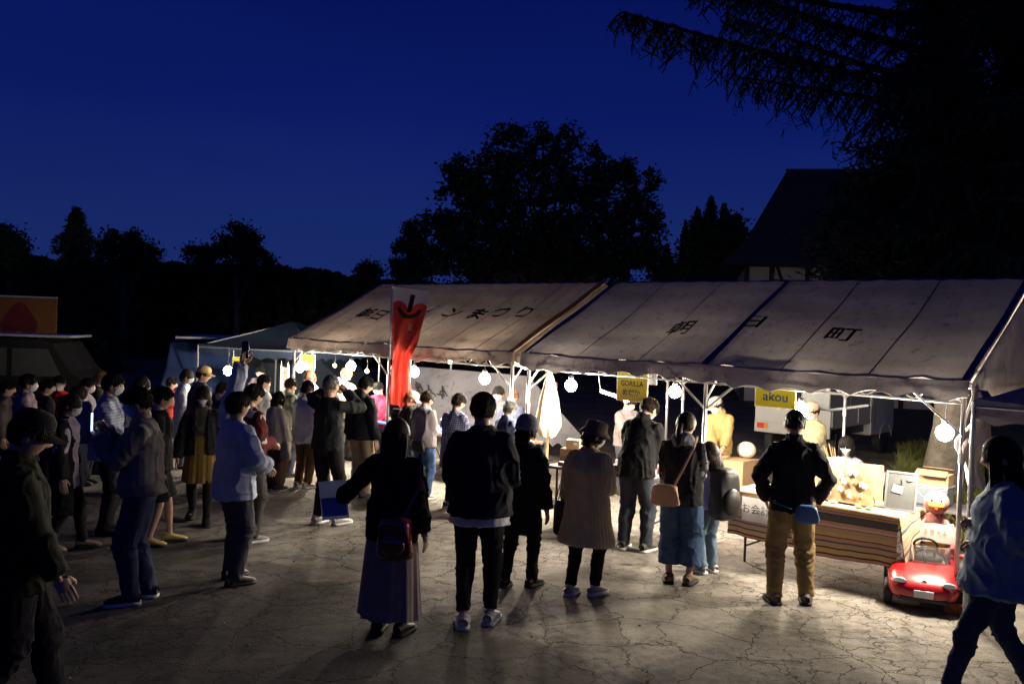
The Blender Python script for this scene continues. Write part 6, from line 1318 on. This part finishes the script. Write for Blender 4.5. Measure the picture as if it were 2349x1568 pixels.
# ================================================================== vehicles
def wheel_parts(root, x, y, r_, w_, side, m_rim):
    M = Matrix.Translation((x, y, r_)) @ Matrix.Rotation(math.pi / 2, 4, 'X') 
    h = w_ / 2; ty = MB(); ty.lathe([(r_ * .62, -h), (r_ * .93, -h), (r_, -h * .7), (r_, h * .7), (r_ * .93, h), (r_ * .62, h)], n=24, M=M).build('tyre', M_rub, root, smooth=True)
    mb = MB(); mb.lathe([(r_ * .60, -h * .8), (r_ * .62, h * .75), (r_ * .50, h * .55), (r_ * .20, h * .75), (r_ * .18, h * .95)], n=20, M=M @ (Matrix.Rotation(math.pi, 4, 'X') if side > 0 else Matrix.Identity(4))); mb.build('rim', m_rim, root, smooth=True)
def kei_truck():
    rr = Vector((5.55, 15.4, 0)); fwd = Vector((.66, .75, 0)).normalized(); left = Vector((-fwd.y, fwd.x, 0)); rz = math.atan2(fwd.y, fwd.x)
    # local: x forward from the tail, y to the left; right side at y = 0
    root = empty('small_truck', rr, rz, 'small white flatbed truck parked behind the right tent, tail towards the stalls', 'truck')
    Wd = 1.40; mt = mat('truck_white', (.38, .37, .36), .35, .06, 2, .05, 6, spec=.5, coat=.3)
    MB().box((1.0, Wd / 2, .53), (1.98, Wd - .3, .12)).build('chassis', M_black, root); MB().box((1.0, Wd / 2, .66), (1.96, Wd - .05, .05)).build('bed_floor', mt, root, bevel=.006)
    for nm, c, s_ in (('side_gate', (1.0, .012, .82), (1.94, .03, .29)), ('side_gate', (1.0, Wd - .012, .82), (1.94, .03, .29)), ('tailgate', (-.005, Wd / 2, .82), (.03, Wd, .29))): MB().box(c, s_).build(nm, mt, root, bevel=.006)
    for z in (.72, .82, .92): MB().box((1.0, -.006, z), (1.9, .008, .02)).build('gate_rib', mt, root)
    for x in (.05, .66, 1.27, 1.9): MB().box((x, -.010, .82), (.035, .014, .27)).build('gate_hinge', mt, root)
    # raised panels over the bed
    for k in range(2): MB().box((.50 + k * .96, .05, 1.26), (.94, .025, .52)).build('side_board', mat('board_white', (.22, .22, .22), .6, .1, 3, .2, 10), root, bevel=.004)
    MB().box((1.93, Wd / 2, 1.22), (.04, Wd - .1, .80)).build('cab_guard', M_steel, root)
    # cab
    pr = [(1.98, .40), (3.20, .40), (3.24, .55), (3.24, .98), (3.05, 1.28), (2.78, 1.74), (2.60, 1.78), (2.02, 1.78), (1.98, 1.72)]; n = len(pr); mb = MB(); mb.add([(x, .01, z) for x, z in pr] + [(x, Wd - .01, z) for x, z in pr], [tuple(range(n)), tuple(range(2 * n - 1, n - 1, -1))] + [(k, n + k, n + (k + 1) % n, (k + 1) % n) for k in range(n)]); mb.build('cab', mt, root, bevel=.03)
    MB().add([(2.18, -.004, 1.20), (2.98, -.004, 1.20), (2.66, -.004, 1.66), (2.18, -.004, 1.66)], [(0, 1, 2, 3)]).build('side_window', M_glass, root); MB().add([(1.974, .2, 1.25), (1.974, Wd - .2, 1.25), (1.974, Wd - .2, 1.64), (1.974, .2, 1.64)], [(0, 1, 2, 3)]).build('rear_window', M_glass, root)
    MB().tube([(2.14, -.003, .5), (2.14, -.003, 1.7)], .004, 4).build('door_seam', M_black, root); MB().box((2.25, -.012, 1.1), (.12, .02, .03)).build('door_handle', M_black, root); MB().box((2.98, -.10, 1.35), (.04, .14, .20)).build('wing_mirror', M_black, root, bevel=.01)
    for x, y, sd_ in ((.55, .12, -1), (.55, Wd - .12, 1), (2.74, .10, -1), (2.74, Wd - .10, 1)):
        wr = empty('wheel', (0, 0, 0)); wr.parent = root; wheel_parts(wr, x, y, .275, .15, sd_, M_steel)
    mb = MB(); 
    mb.tube([(2.74 + .34 * math.cos(a), -.004, .275 + .34 * math.sin(a)) for a in np.linspace(.15, math.pi - .15, 12)], .008, 6); mb.build('wheel_arch', mt, root, smooth=True); MB().box((.22, -.008, .43), (.03, .02, .26)).build('mud_flap', M_rub, root)
    for y0 in (.02, Wd - .32):
        tl = empty('tail_light', (0, 0, 0)); tl.parent = root
        MB().box((-.028, y0 + .20, .60), (.03, .13, .10)).build('red_lens', mat('red_lens', (.5, .03, .02), .2, .1, spec=.6), tl); MB().box((-.028, y0 + .09, .60), (.03, .08, .10)).build('amber_lens', mat('amber_lens', (.6, .22, .03), .2, .1, spec=.6), tl)
    MB().box((-.022, Wd / 2, .59), (.02, .33, .165)).build('number_plate', mat('yellow_plate', (.6, .5, .1), .5, .1), root); MB().box((-.01, Wd / 2, .58), (.05, Wd, .20)).build('rear_bumper', mt, root, bevel=.01)
kei_truck()
def kei_van(p_, rz, label, col, sign=False):
    root = empty('small_van', p_, rz, label, 'van'); mv = mat('van_paint_%d' % int(col[2] * 100), col, .9, .08, 3, spec=.06); pr = [(-1.65, .38), (1.60, .38), (1.68, .60), (1.66, .95), (1.30, 1.22), (1.0, 1.68), (.7, 1.75), (-1.5, 1.76), (-1.66, 1.6), (-1.68, .7)]
    n = len(pr); mb = MB(); mb.add([(x, -.7, z) for x, z in pr] + [(x, .7, z) for x, z in pr], [tuple(range(n)), tuple(range(2 * n - 1, n - 1, -1))] + [(k, n + k, n + (k + 1) % n, (k + 1) % n) for k in range(n)]); mb.build('body', mv, root, bevel=.05)
    for y in (-.705, .705):
        for x0, x1 in ((-1.5, -.65), (-.55, .25), (.33, 1.12)): MB().add([(x0, y, 1.12), (x1, y, 1.12), (x1 - (.22 if x1 > 1 else 0), y, 1.58), (x0, y, 1.58)], [(0, 1, 2, 3)]).build('side_window', M_rub, root)
        for x in (-1.05, 1.05): wr = empty('wheel'); wr.parent = root; wheel_parts(wr, x, y * .93, .27, .14, -1 if y < 0 else 1, M_steel)
    MB().box((0, 0, 1.79), (2.4, 1.1, .04)).build('roof_rack', M_steel, root); return root
v1 = P(455, 868, 17.6); kei_van((v1.x, 18.6, 0), R(-82), 'dark blue van parked left of the blue grey canopy', (.02, .035, .10))
v2 = P(40, 868, 15); kei_van((v2.x - .5, 15.6, 0), R(8), 'black van under the big picture board at the left edge', (.006, .006, .007))
v3 = P(610, 850, 22); kei_van((v3.x + .6, 22.5, 0), R(-25), 'grey van half seen behind the blue grey canopy', (.07, .09, .12))
def bigboard():
    d = 17.5; a, b_ = P(-60, 678, d), P(131, 680, d); z1, z0 = a.z, P(131, 784, d).z; w_ = (b_ - a).length; root = empty('picture_board', ((a.x + b_.x) / 2, d, 0), 0, 'large yellow orange board with a red drop shape mounted high over the black van', 'signboard')
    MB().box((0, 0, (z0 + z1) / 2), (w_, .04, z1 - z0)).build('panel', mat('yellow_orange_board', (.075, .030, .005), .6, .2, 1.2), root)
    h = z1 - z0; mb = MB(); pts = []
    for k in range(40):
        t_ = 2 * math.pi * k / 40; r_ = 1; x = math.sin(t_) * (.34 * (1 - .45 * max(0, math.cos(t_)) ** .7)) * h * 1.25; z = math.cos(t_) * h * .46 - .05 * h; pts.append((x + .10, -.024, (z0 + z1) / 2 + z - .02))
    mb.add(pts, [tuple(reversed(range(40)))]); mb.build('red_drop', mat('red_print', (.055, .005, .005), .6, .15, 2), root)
    mb = MB(); mb.add([(.10 + .17 * math.cos(math.pi * k / 16), -.027, z0 + .01 + .17 * math.sin(math.pi * k / 16)) for k in range(17)], [tuple(reversed(range(17)))]); mb.build('white_half_disc', mat('pale_print', (.12, .12, .12), .6, .05), root)
    MB().box((0, 0, z1 + .015), (w_, .06, .03)).build('top_rail', M_steel, root)
    for s_ in (-1, 1): MB().tube([(s_ * w_ * .42, .05, 0), (s_ * w_ * .42, .05, z0)], .03, 8).build('post', M_steel, root)
bigboard()
# pedal car -------------------------------------------------------
def pedal_car():
    c = G(2118, 1366); az = 205; root = empty('pedal_car', (c.x, c.y, 0), -R(az), scale=1.12, label='shiny red children\'s pedal car parked at the end of the striped table', cat='toy car'); mr = mat('red_gloss', (.34, .010, .012), .25, .05, 2, spec=.5, coat=.4)
    # local: y forward, half width .27, half length .52
    Ls = [(-.50, .19, .10, .27), (-.46, .235, .07, .33), (-.34, .25, .055, .355), (-.20, .252, .05, .33), (-.02, .25, .05, .315), (.12, .255, .05, .33), (.25, .26, .05, .31), (.38, .255, .06, .27), (.47, .225, .08, .225), (.52, .14, .10, .18)]
    mb = MB(); n = 22; rings = []
    for (y, w_, z0, z1) in Ls:
        rr_ = []
        for k in range(n):
            a = 2 * math.pi * k / n; ca, sa = math.cos(a), math.sin(a); ex = .55; rr_.append((w_ * math.copysign(abs(ca) ** ex, ca), y, (z0 + z1) / 2 + (z1 - z0) / 2 * math.copysign(abs(sa) ** ex, sa)))
        rings.append(rr_)
    mb.add([v for r_ in rings for v in r_], ring_faces(n, len(rings)) + [tuple(range(n)), tuple(range((len(rings) - 1) * n, len(rings) * n))]); o = mb.build('body', mr, root, smooth=True); sb = o.modifiers.new('s', 'SUBSURF'); sb.levels = 1; sb.render_levels = 2
    mb = MB(); mb.ell((0, -.12, .335), (.185, .24, .05), 20, 8); mb.build('cockpit', M_black, root, smooth=True)
    for s_ in (-1, 1):
        mb = MB(); M = Matrix.Translation((s_ * .168, .452, .205)) @ Matrix.Rotation(s_ * R(-34), 4, 'Z') @ Matrix.Rotation(s_ * R(18), 4, 'Y') @ Matrix.Rotation(R(-42), 4, 'X'); mb.ell(None, (.060, .022, .042), 12, 7, M=M); mb.build('headlight', mat('lamp_lens', (.65, .68, .7), .08, .1, spec=.8), root, smooth=True)
        for y in (-.31, .33):
            wr = empty('wheel'); wr.parent = root; r_ = .095; M = Matrix.Translation((s_ * .245, y, r_)) @ Matrix.Rotation(s_ * math.pi / 2, 4, 'Y'); q = MB(); q.lathe([(.06, -.03), (.088, -.03), (.095, -.02), (.095, .02), (.088, .03), (.06, .03)], n=22, M=M); q.build('tyre', M_rub, wr, smooth=True)
            q = MB(); q.lathe([(.058, -.02), (.06, .026), (.05, .022), (.02, .028), (.014, .034)], n=16, M=M); q.build('rim', mat('chrome', (.7, .7, .72), .15, .05, metal=.9), wr, smooth=True)
        MB().ell((s_ * .265, .08, .36), (.035, .02, .024), 10, 7).build('wing_mirror', mr, root, smooth=True)
    MB().box((0, .522, .145), (.13, .010, .055), rx=R(-8)).build('number_plate', M_white, root, bevel=.003); MB().ell((0, .505, .235), (.022, .010, .012), 10, 6).build('front_emblem', mat('chrome', (0, 0, 0)), root, smooth=True)
    MB().box((0, .50, .10), (.34, .03, .03)).build('lower_grille', M_black, root, bevel=.008)
    sw = MB(); M = Matrix.Translation((0, .05, .405)) @ Matrix.Rotation(R(55), 4, 'X'); pts = [M @ Vector((.085 * math.cos(a), .085 * math.sin(a), 0)) for a in np.linspace(0, 2 * math.pi, 25)]; sw.tube(pts, .010, 6); sw.tube([M @ Vector((-.08, 0, 0)), M @ Vector((.08, 0, 0))], .008, 5); sw.tube([M @ Vector((0, 0, 0)), (0, .16, .34)], .012, 6); sw.build('steering_wheel', M_black, root, smooth=True)
    ws = MB(); 
    def fw(Um, Vm): a = (Um - .5) * 2.0; return .21 * np.sin(a), .12 + .13 * np.cos(a) - .09 * Vm, .325 + .10 * Vm
    surf('windscreen', fw, 16, 5, mat('tinted_screen', (.8, .78, .78), .03, .02, spec=.6, alpha=.04), root)
    pb = MB(); 
    # soft pink toy at the wheel, a plain stuffed animal
    t = empty('stuffed_toy', (c.x + .10, c.y + .04, .0), -R(az), 'pink stuffed toy with a yellow belly and beak sitting in the red pedal car', 'stuffed toy', scale=.86); mp = mat('pink_plush', (.38, .15, .135), .95, .1, 20, .6, 120); my = mat('yellow_plush', (.50, .26, .03), .9, .1, 20, .5, 100)
    MB().ell((0, -.17, .58), (.165, .15, .26), 20, 12).build('torso', mp, t, smooth=True); MB().ell((0, -.14, .93), (.125, .115, .12), 20, 12).build('head', mp, t, smooth=True); MB().ell((0, -.045, .52), (.10, .045, .085), 16, 9).build('belly_patch', my, t, smooth=True)
    MB().ell((0, -.03, .915), (.078, .050, .040), 14, 8).build('beak', my, t, smooth=True); MB().ell((0, .012, .885), (.018, .012, .024), 10, 6).build('tongue', mat('red_felt', (.45, .03, .03), .9, .1), t, smooth=True)
    for s_ in (-1, 1):
        MB().tube([(s_ * .13, -.16, .70), (s_ * .21, -.08, .58), (s_ * .16, .01, .48)], [.045, .042, .035], 10).build('arm', mp, t, smooth=True); MB().tube([(s_ * .08, -.10, .40), (s_ * .11, .06, .39), (s_ * .10, .12, .40)], [.06, .05, .045], 10).build('leg', mp, t, smooth=True)
        MB().ell((s_ * .042, -.040, .965), (.011, .008, .013), 8, 6).build('eye', M_iris, t, smooth=True)
    s_ = empty('paper_sign', (c.x + .10, c.y + .04, .0), -R(az), scale=.82, cat='paper sign', label='white paper with faint yellow writing hung round the pink toy\'s neck')
    def fp(Um, Vm): x = (Um - .5) * .38; return x, .020 - 1.4 * x * x, .58 + .20 * Vm - .10 * np.abs(x)
    surf('sheet', fp, 14, 8, M_paper, s_); strokes(lambda x, y: (-x, .026 - 1.4 * x * x, .69 + y - .1 * abs(x)), 4, .06, my, s_, 8)
    MB().tube([(-.13, -.02, .76), (-.08, -.20, .83), (.08, -.20, .83), (.13, -.02, .76)], .004, 5).build('string', M_white, s_)
pedal_car()
mbk = mat('red_brick', (.22, .07, .04), .9, .25, 14, .6, 30)
for i, (px, py, z, rz_, lab) in enumerate(((2196, 1404, 0, .5, 'brick lying flat beside the front wheel of the pedal car'), (2226, 1414, 0, .2, 'brick nearest the camera in the little pile by the pedal car'), (2212, 1404, .105, .9, 'brick resting on top of the little pile by the pedal car'))):
    g = G(px, py); MB().box((0, 0, .052), (.20, .12, .10)).build('brick', mbk, None, loc=(g.x, g.y, z), bevel=.006, label=lab, category='brick').rotation_euler = (0, 0, rz_)
# dark hanging cloth at the right end post
def hanging():
    p_ = at_tent(2240, 1020, .12); root = empty('side_curtain', (p_.x, p_.y, 0), math.atan2(U.y, U.x), 'bundled grey canvas side curtain tied to the right end post', 'curtain')
    K, n = 16, 24; vs = []; zt, zb = 1.85, 1.05
    for i in range(K):
        t_ = i / (K - 1); r_ = .05 + .045 * math.sin(t_ * 3.0) ** 2 + .02 * math.sin(t_ * 14)
        for k in range(n): a = 2 * math.pi * k / n; f = 1 + .2 * math.sin(a * 5 + t_ * 6) + .1 * math.sin(a * 9 - t_ * 9); vs.append((.04 * math.sin(t_ * 7) + r_ * f * math.cos(a), r_ * f * math.sin(a), zt + (zb - zt) * t_))
    mb = MB(); mb.add(vs, ring_faces(n, K)); mb.build('canvas', M_can2, root, smooth=True); MB().tube([(-.1, 0, 1.4), (.1, .0, 1.42)], .01, 5).build('tie', M_white, root)
hanging()
# ================================================================== bags and held things
def pw(key, v): r_ = PEOPLE[key]['root']; m = Matrix.Translation(r_.location) @ Matrix.Rotation(r_.rotation_euler.z, 4, 'Z'); return m @ Vector(v)
def pbag(key, pos, size, m, name, label, strap=None, handle=None, pocket=None, seed=1, box=0.6):
    """soft bag placed in a person's frame (pos in H units)"""
    q = PEOPLE[key]; H = q['H']; r_ = q['root']; c = pw(key, Vector(pos) * H); root = empty(name, c, r_.rotation_euler.z, label, 'bag'); n, K = 26, 14; vs = []
    for i in range(K):
        t_ = i / (K - 1); z = (t_ - .5) * size[2]; s_ = (1 - abs(2 * t_ - 1) ** 4) ** .5 * .25 + .75 if 0 < i < K - 1 else .55; w_ = 1 - .18 * t_
        for k in range(n):
            a = 2 * math.pi * k / n; ca, sa = math.cos(a), math.sin(a); x = math.copysign(abs(ca) ** box, ca); y = math.copysign(abs(sa) ** box, sa); f = 1 + .05 * math.sin(a * 3 + seed + t_ * 5) + .03 * math.sin(a * 7 + t_ * 11); vs.append((x * size[0] / 2 * s_ * w_ * f, y * size[1] / 2 * s_ * f, z))
    mb = MB(); mb.add(vs, ring_faces(n, K) + [tuple(range(n)), tuple(range((K - 1) * n, K * n))]); mb.build('pouch', m, root, smooth=True)
    inv = (Matrix.Translation(c) @ Matrix.Rotation(r_.rotation_euler.z, 4, 'Z')).inverted()
    if strap: MB().tube([inv @ pw(key, Vector(s_) * H) for s_ in strap], .012, 6, flat=.35).build('strap', m, root)
    if handle:
        for s_ in (-1, 1): MB().tube([(-size[0] * .25, s_ * .02, size[2] * .45), (0, s_ * .02, size[2] * .45 + handle), (size[0] * .25, s_ * .02, size[2] * .45)], .006, 5).build('handle', m, root)
    if pocket: MB().ell((0, -size[1] * .5, -size[2] * .12), (size[0] * .36, size[1] * .22, size[2] * .26), 14, 8).build('front_pocket', pocket, root, smooth=True)
    return root
m_lea = mat('tan_leather', (.45, .27, .18), .45, .1, 8, .2, 40); m_dred = mat('glossy_dark_red', (.12, .012, .02), .12, .3, 9, .5, 12, spec=.8, coat=.5); m_bl = mat('blue_nylon', (.07, .14, .30), .5, .2, 9, .4, 30); m_bk = mat('black_nylon', (.015, .015, .018), .5, .2, 9, .4, 30, spec=.4)
pbag('jeans_woman', (-.075, -.115, .52), (.26, .07, .19), m_lea, 'shoulder_bag', 'pinkish tan leather bag slung on the back of the ponytail woman', strap=((-.03, -.12, .57), (.02, -.10, .68), (.07, -.075, .80), (.075, .0, .85), (.03, .09, .78)), box=.4)
pbag('khaki_man', (.055, -.10, .475), (.20, .09, .15), m_bl, 'waist_bag', 'blue waist bag at the back of the man in khaki trousers', strap=((-.02, -.115, .50), (-.1, -.06, .52), (-.10, .05, .53)))
pbag('backpack_kid', (0, -.145, .63), (.29, .20, .47), m_bk, 'backpack', 'black backpack worn by the child in lilac', pocket=m_bk, strap=((.07, -.06, .83), (.08, .02, .84), (.085, .08, .74), (.08, .02, .62)))
pbag('long_hair', (.06, -.135, .475), (.26, .12, .30), m_dred, 'handbag', 'glossy dark red handbag behind the long haired woman', strap=((.09, -.13, .56), (.14, -.06, .70), (.12, .0, .84)), pocket=m_dred)
pbag('grey_pullover', (.04, -.12, .50), (.22, .08, .15), m_bk, 'shoulder_bag', 'dark grey shoulder bag on the person in the grey pullover', strap=((-.05, -.11, .54), (-.09, -.08, .72), (-.075, .0, .84)))
pbag('plaid_man', (0, -.13, .68), (.28, .15, .42), m_bl, 'backpack', 'blue backpack worn by the young man in pale plaid', strap=((-.07, -.06, .83), (-.08, .02, .84), (-.085, .08, .74)))
pbag('shorts_person', (.16, -.03, .40), (.30, .10, .34), m_bk, 'tote_bag', 'black tote bag hanging just behind the man with the blue mask', handle=.2)
pbag('beige_bob', (.17, .0, .40), (.18, .07, .24), mat('pale_bag', (.35, .33, .28), .7, .1), 'tote_bag', 'pale tote bag hanging from the arm of the beige jacket woman', handle=.15)
pbag('bucket_woman', (-.17, -.02, .42), (.11, .05, .30), m_bk, 'tote_bag', 'slim black bag hanging at the left of the pleated coat', handle=.15, box=.4)
pbag('jeans_woman', (.24, .3, .46), (.20, .09, .36), mat('pale_bag', (0, 0, 0)), 'carrier_bag', 'pale carrier bag hanging between the bending man and the ponytail woman', handle=.15) if False else None
def held(key, side, size, m, name, label, cat, off=(0, 0, 0), rz=0, rx=0, screen=None):
    q = PEOPLE[key]; W_ = q['J'][side][2] / 1.0; c = pw(key, W_ + Vector(off)); root = empty(name, c, q['root'].rotation_euler.z + rz, label, cat); MB().box((0, 0, 0), size, rx=rx).build('body', m, root, bevel=.003)
    if screen: MB().box((0, -size[1] / 2 - .001 if size[1] < .02 else 0, 0), (size[0] * .9, .002, size[2] * .92), rx=rx).build('display', screen, root)
    return root
ph = mat('phone_case', (.02, .02, .025), .3, .1, spec=.5); scr = emat('phone_screen', (.45, .65, 1), 2.2)
held('phone_man', 1, (.075, .009, .15), ph, 'phone', 'phone with a bluish screen held up by the man with the blue mask', 'phone', (-.02, .10, .07), screen=scr)
held('raised_arm', -1, (.075, .009, .15), ph, 'phone', 'phone held high by the raised hand', 'phone', (.01, .02, .12), rz=.3)
held('dark_photographer', -1, (.15, .010, .085), ph, 'phone', 'phone held at the face of the grey haired man in black', 'phone', (.06, .09, .03))
held('plaid_man', -1, (.075, .009, .15), ph, 'phone', 'dark phone in the hand of the young man in plaid', 'phone', (.03, .06, .08))
def leaflet():
    q = PEOPLE['long_hair']; W_ = q['J'][-1][2]; c = pw('long_hair', W_ + Vector((-.06, -.02, -.02))); root = empty('leaflet', c, q['root'].rotation_euler.z + .1, 'white and blue leaflet in the outstretched hand of the long haired woman', 'leaflet'); M = Matrix.Rotation(R(-8), 4, 'Y')
    MB().box(None, (.21, .003, .29), M=M).build('sheet', mat('leaflet_white', (.6, .65, .75), .6, .05, 3, trans=.2), root); MB().box(None, (.19, .002, .14), M=M @ Matrix.Translation((0, -.0035, -.05))).build('blue_print', mat('leaflet_blue', (.07, .20, .60), .5, .1, 8), root)
leaflet()
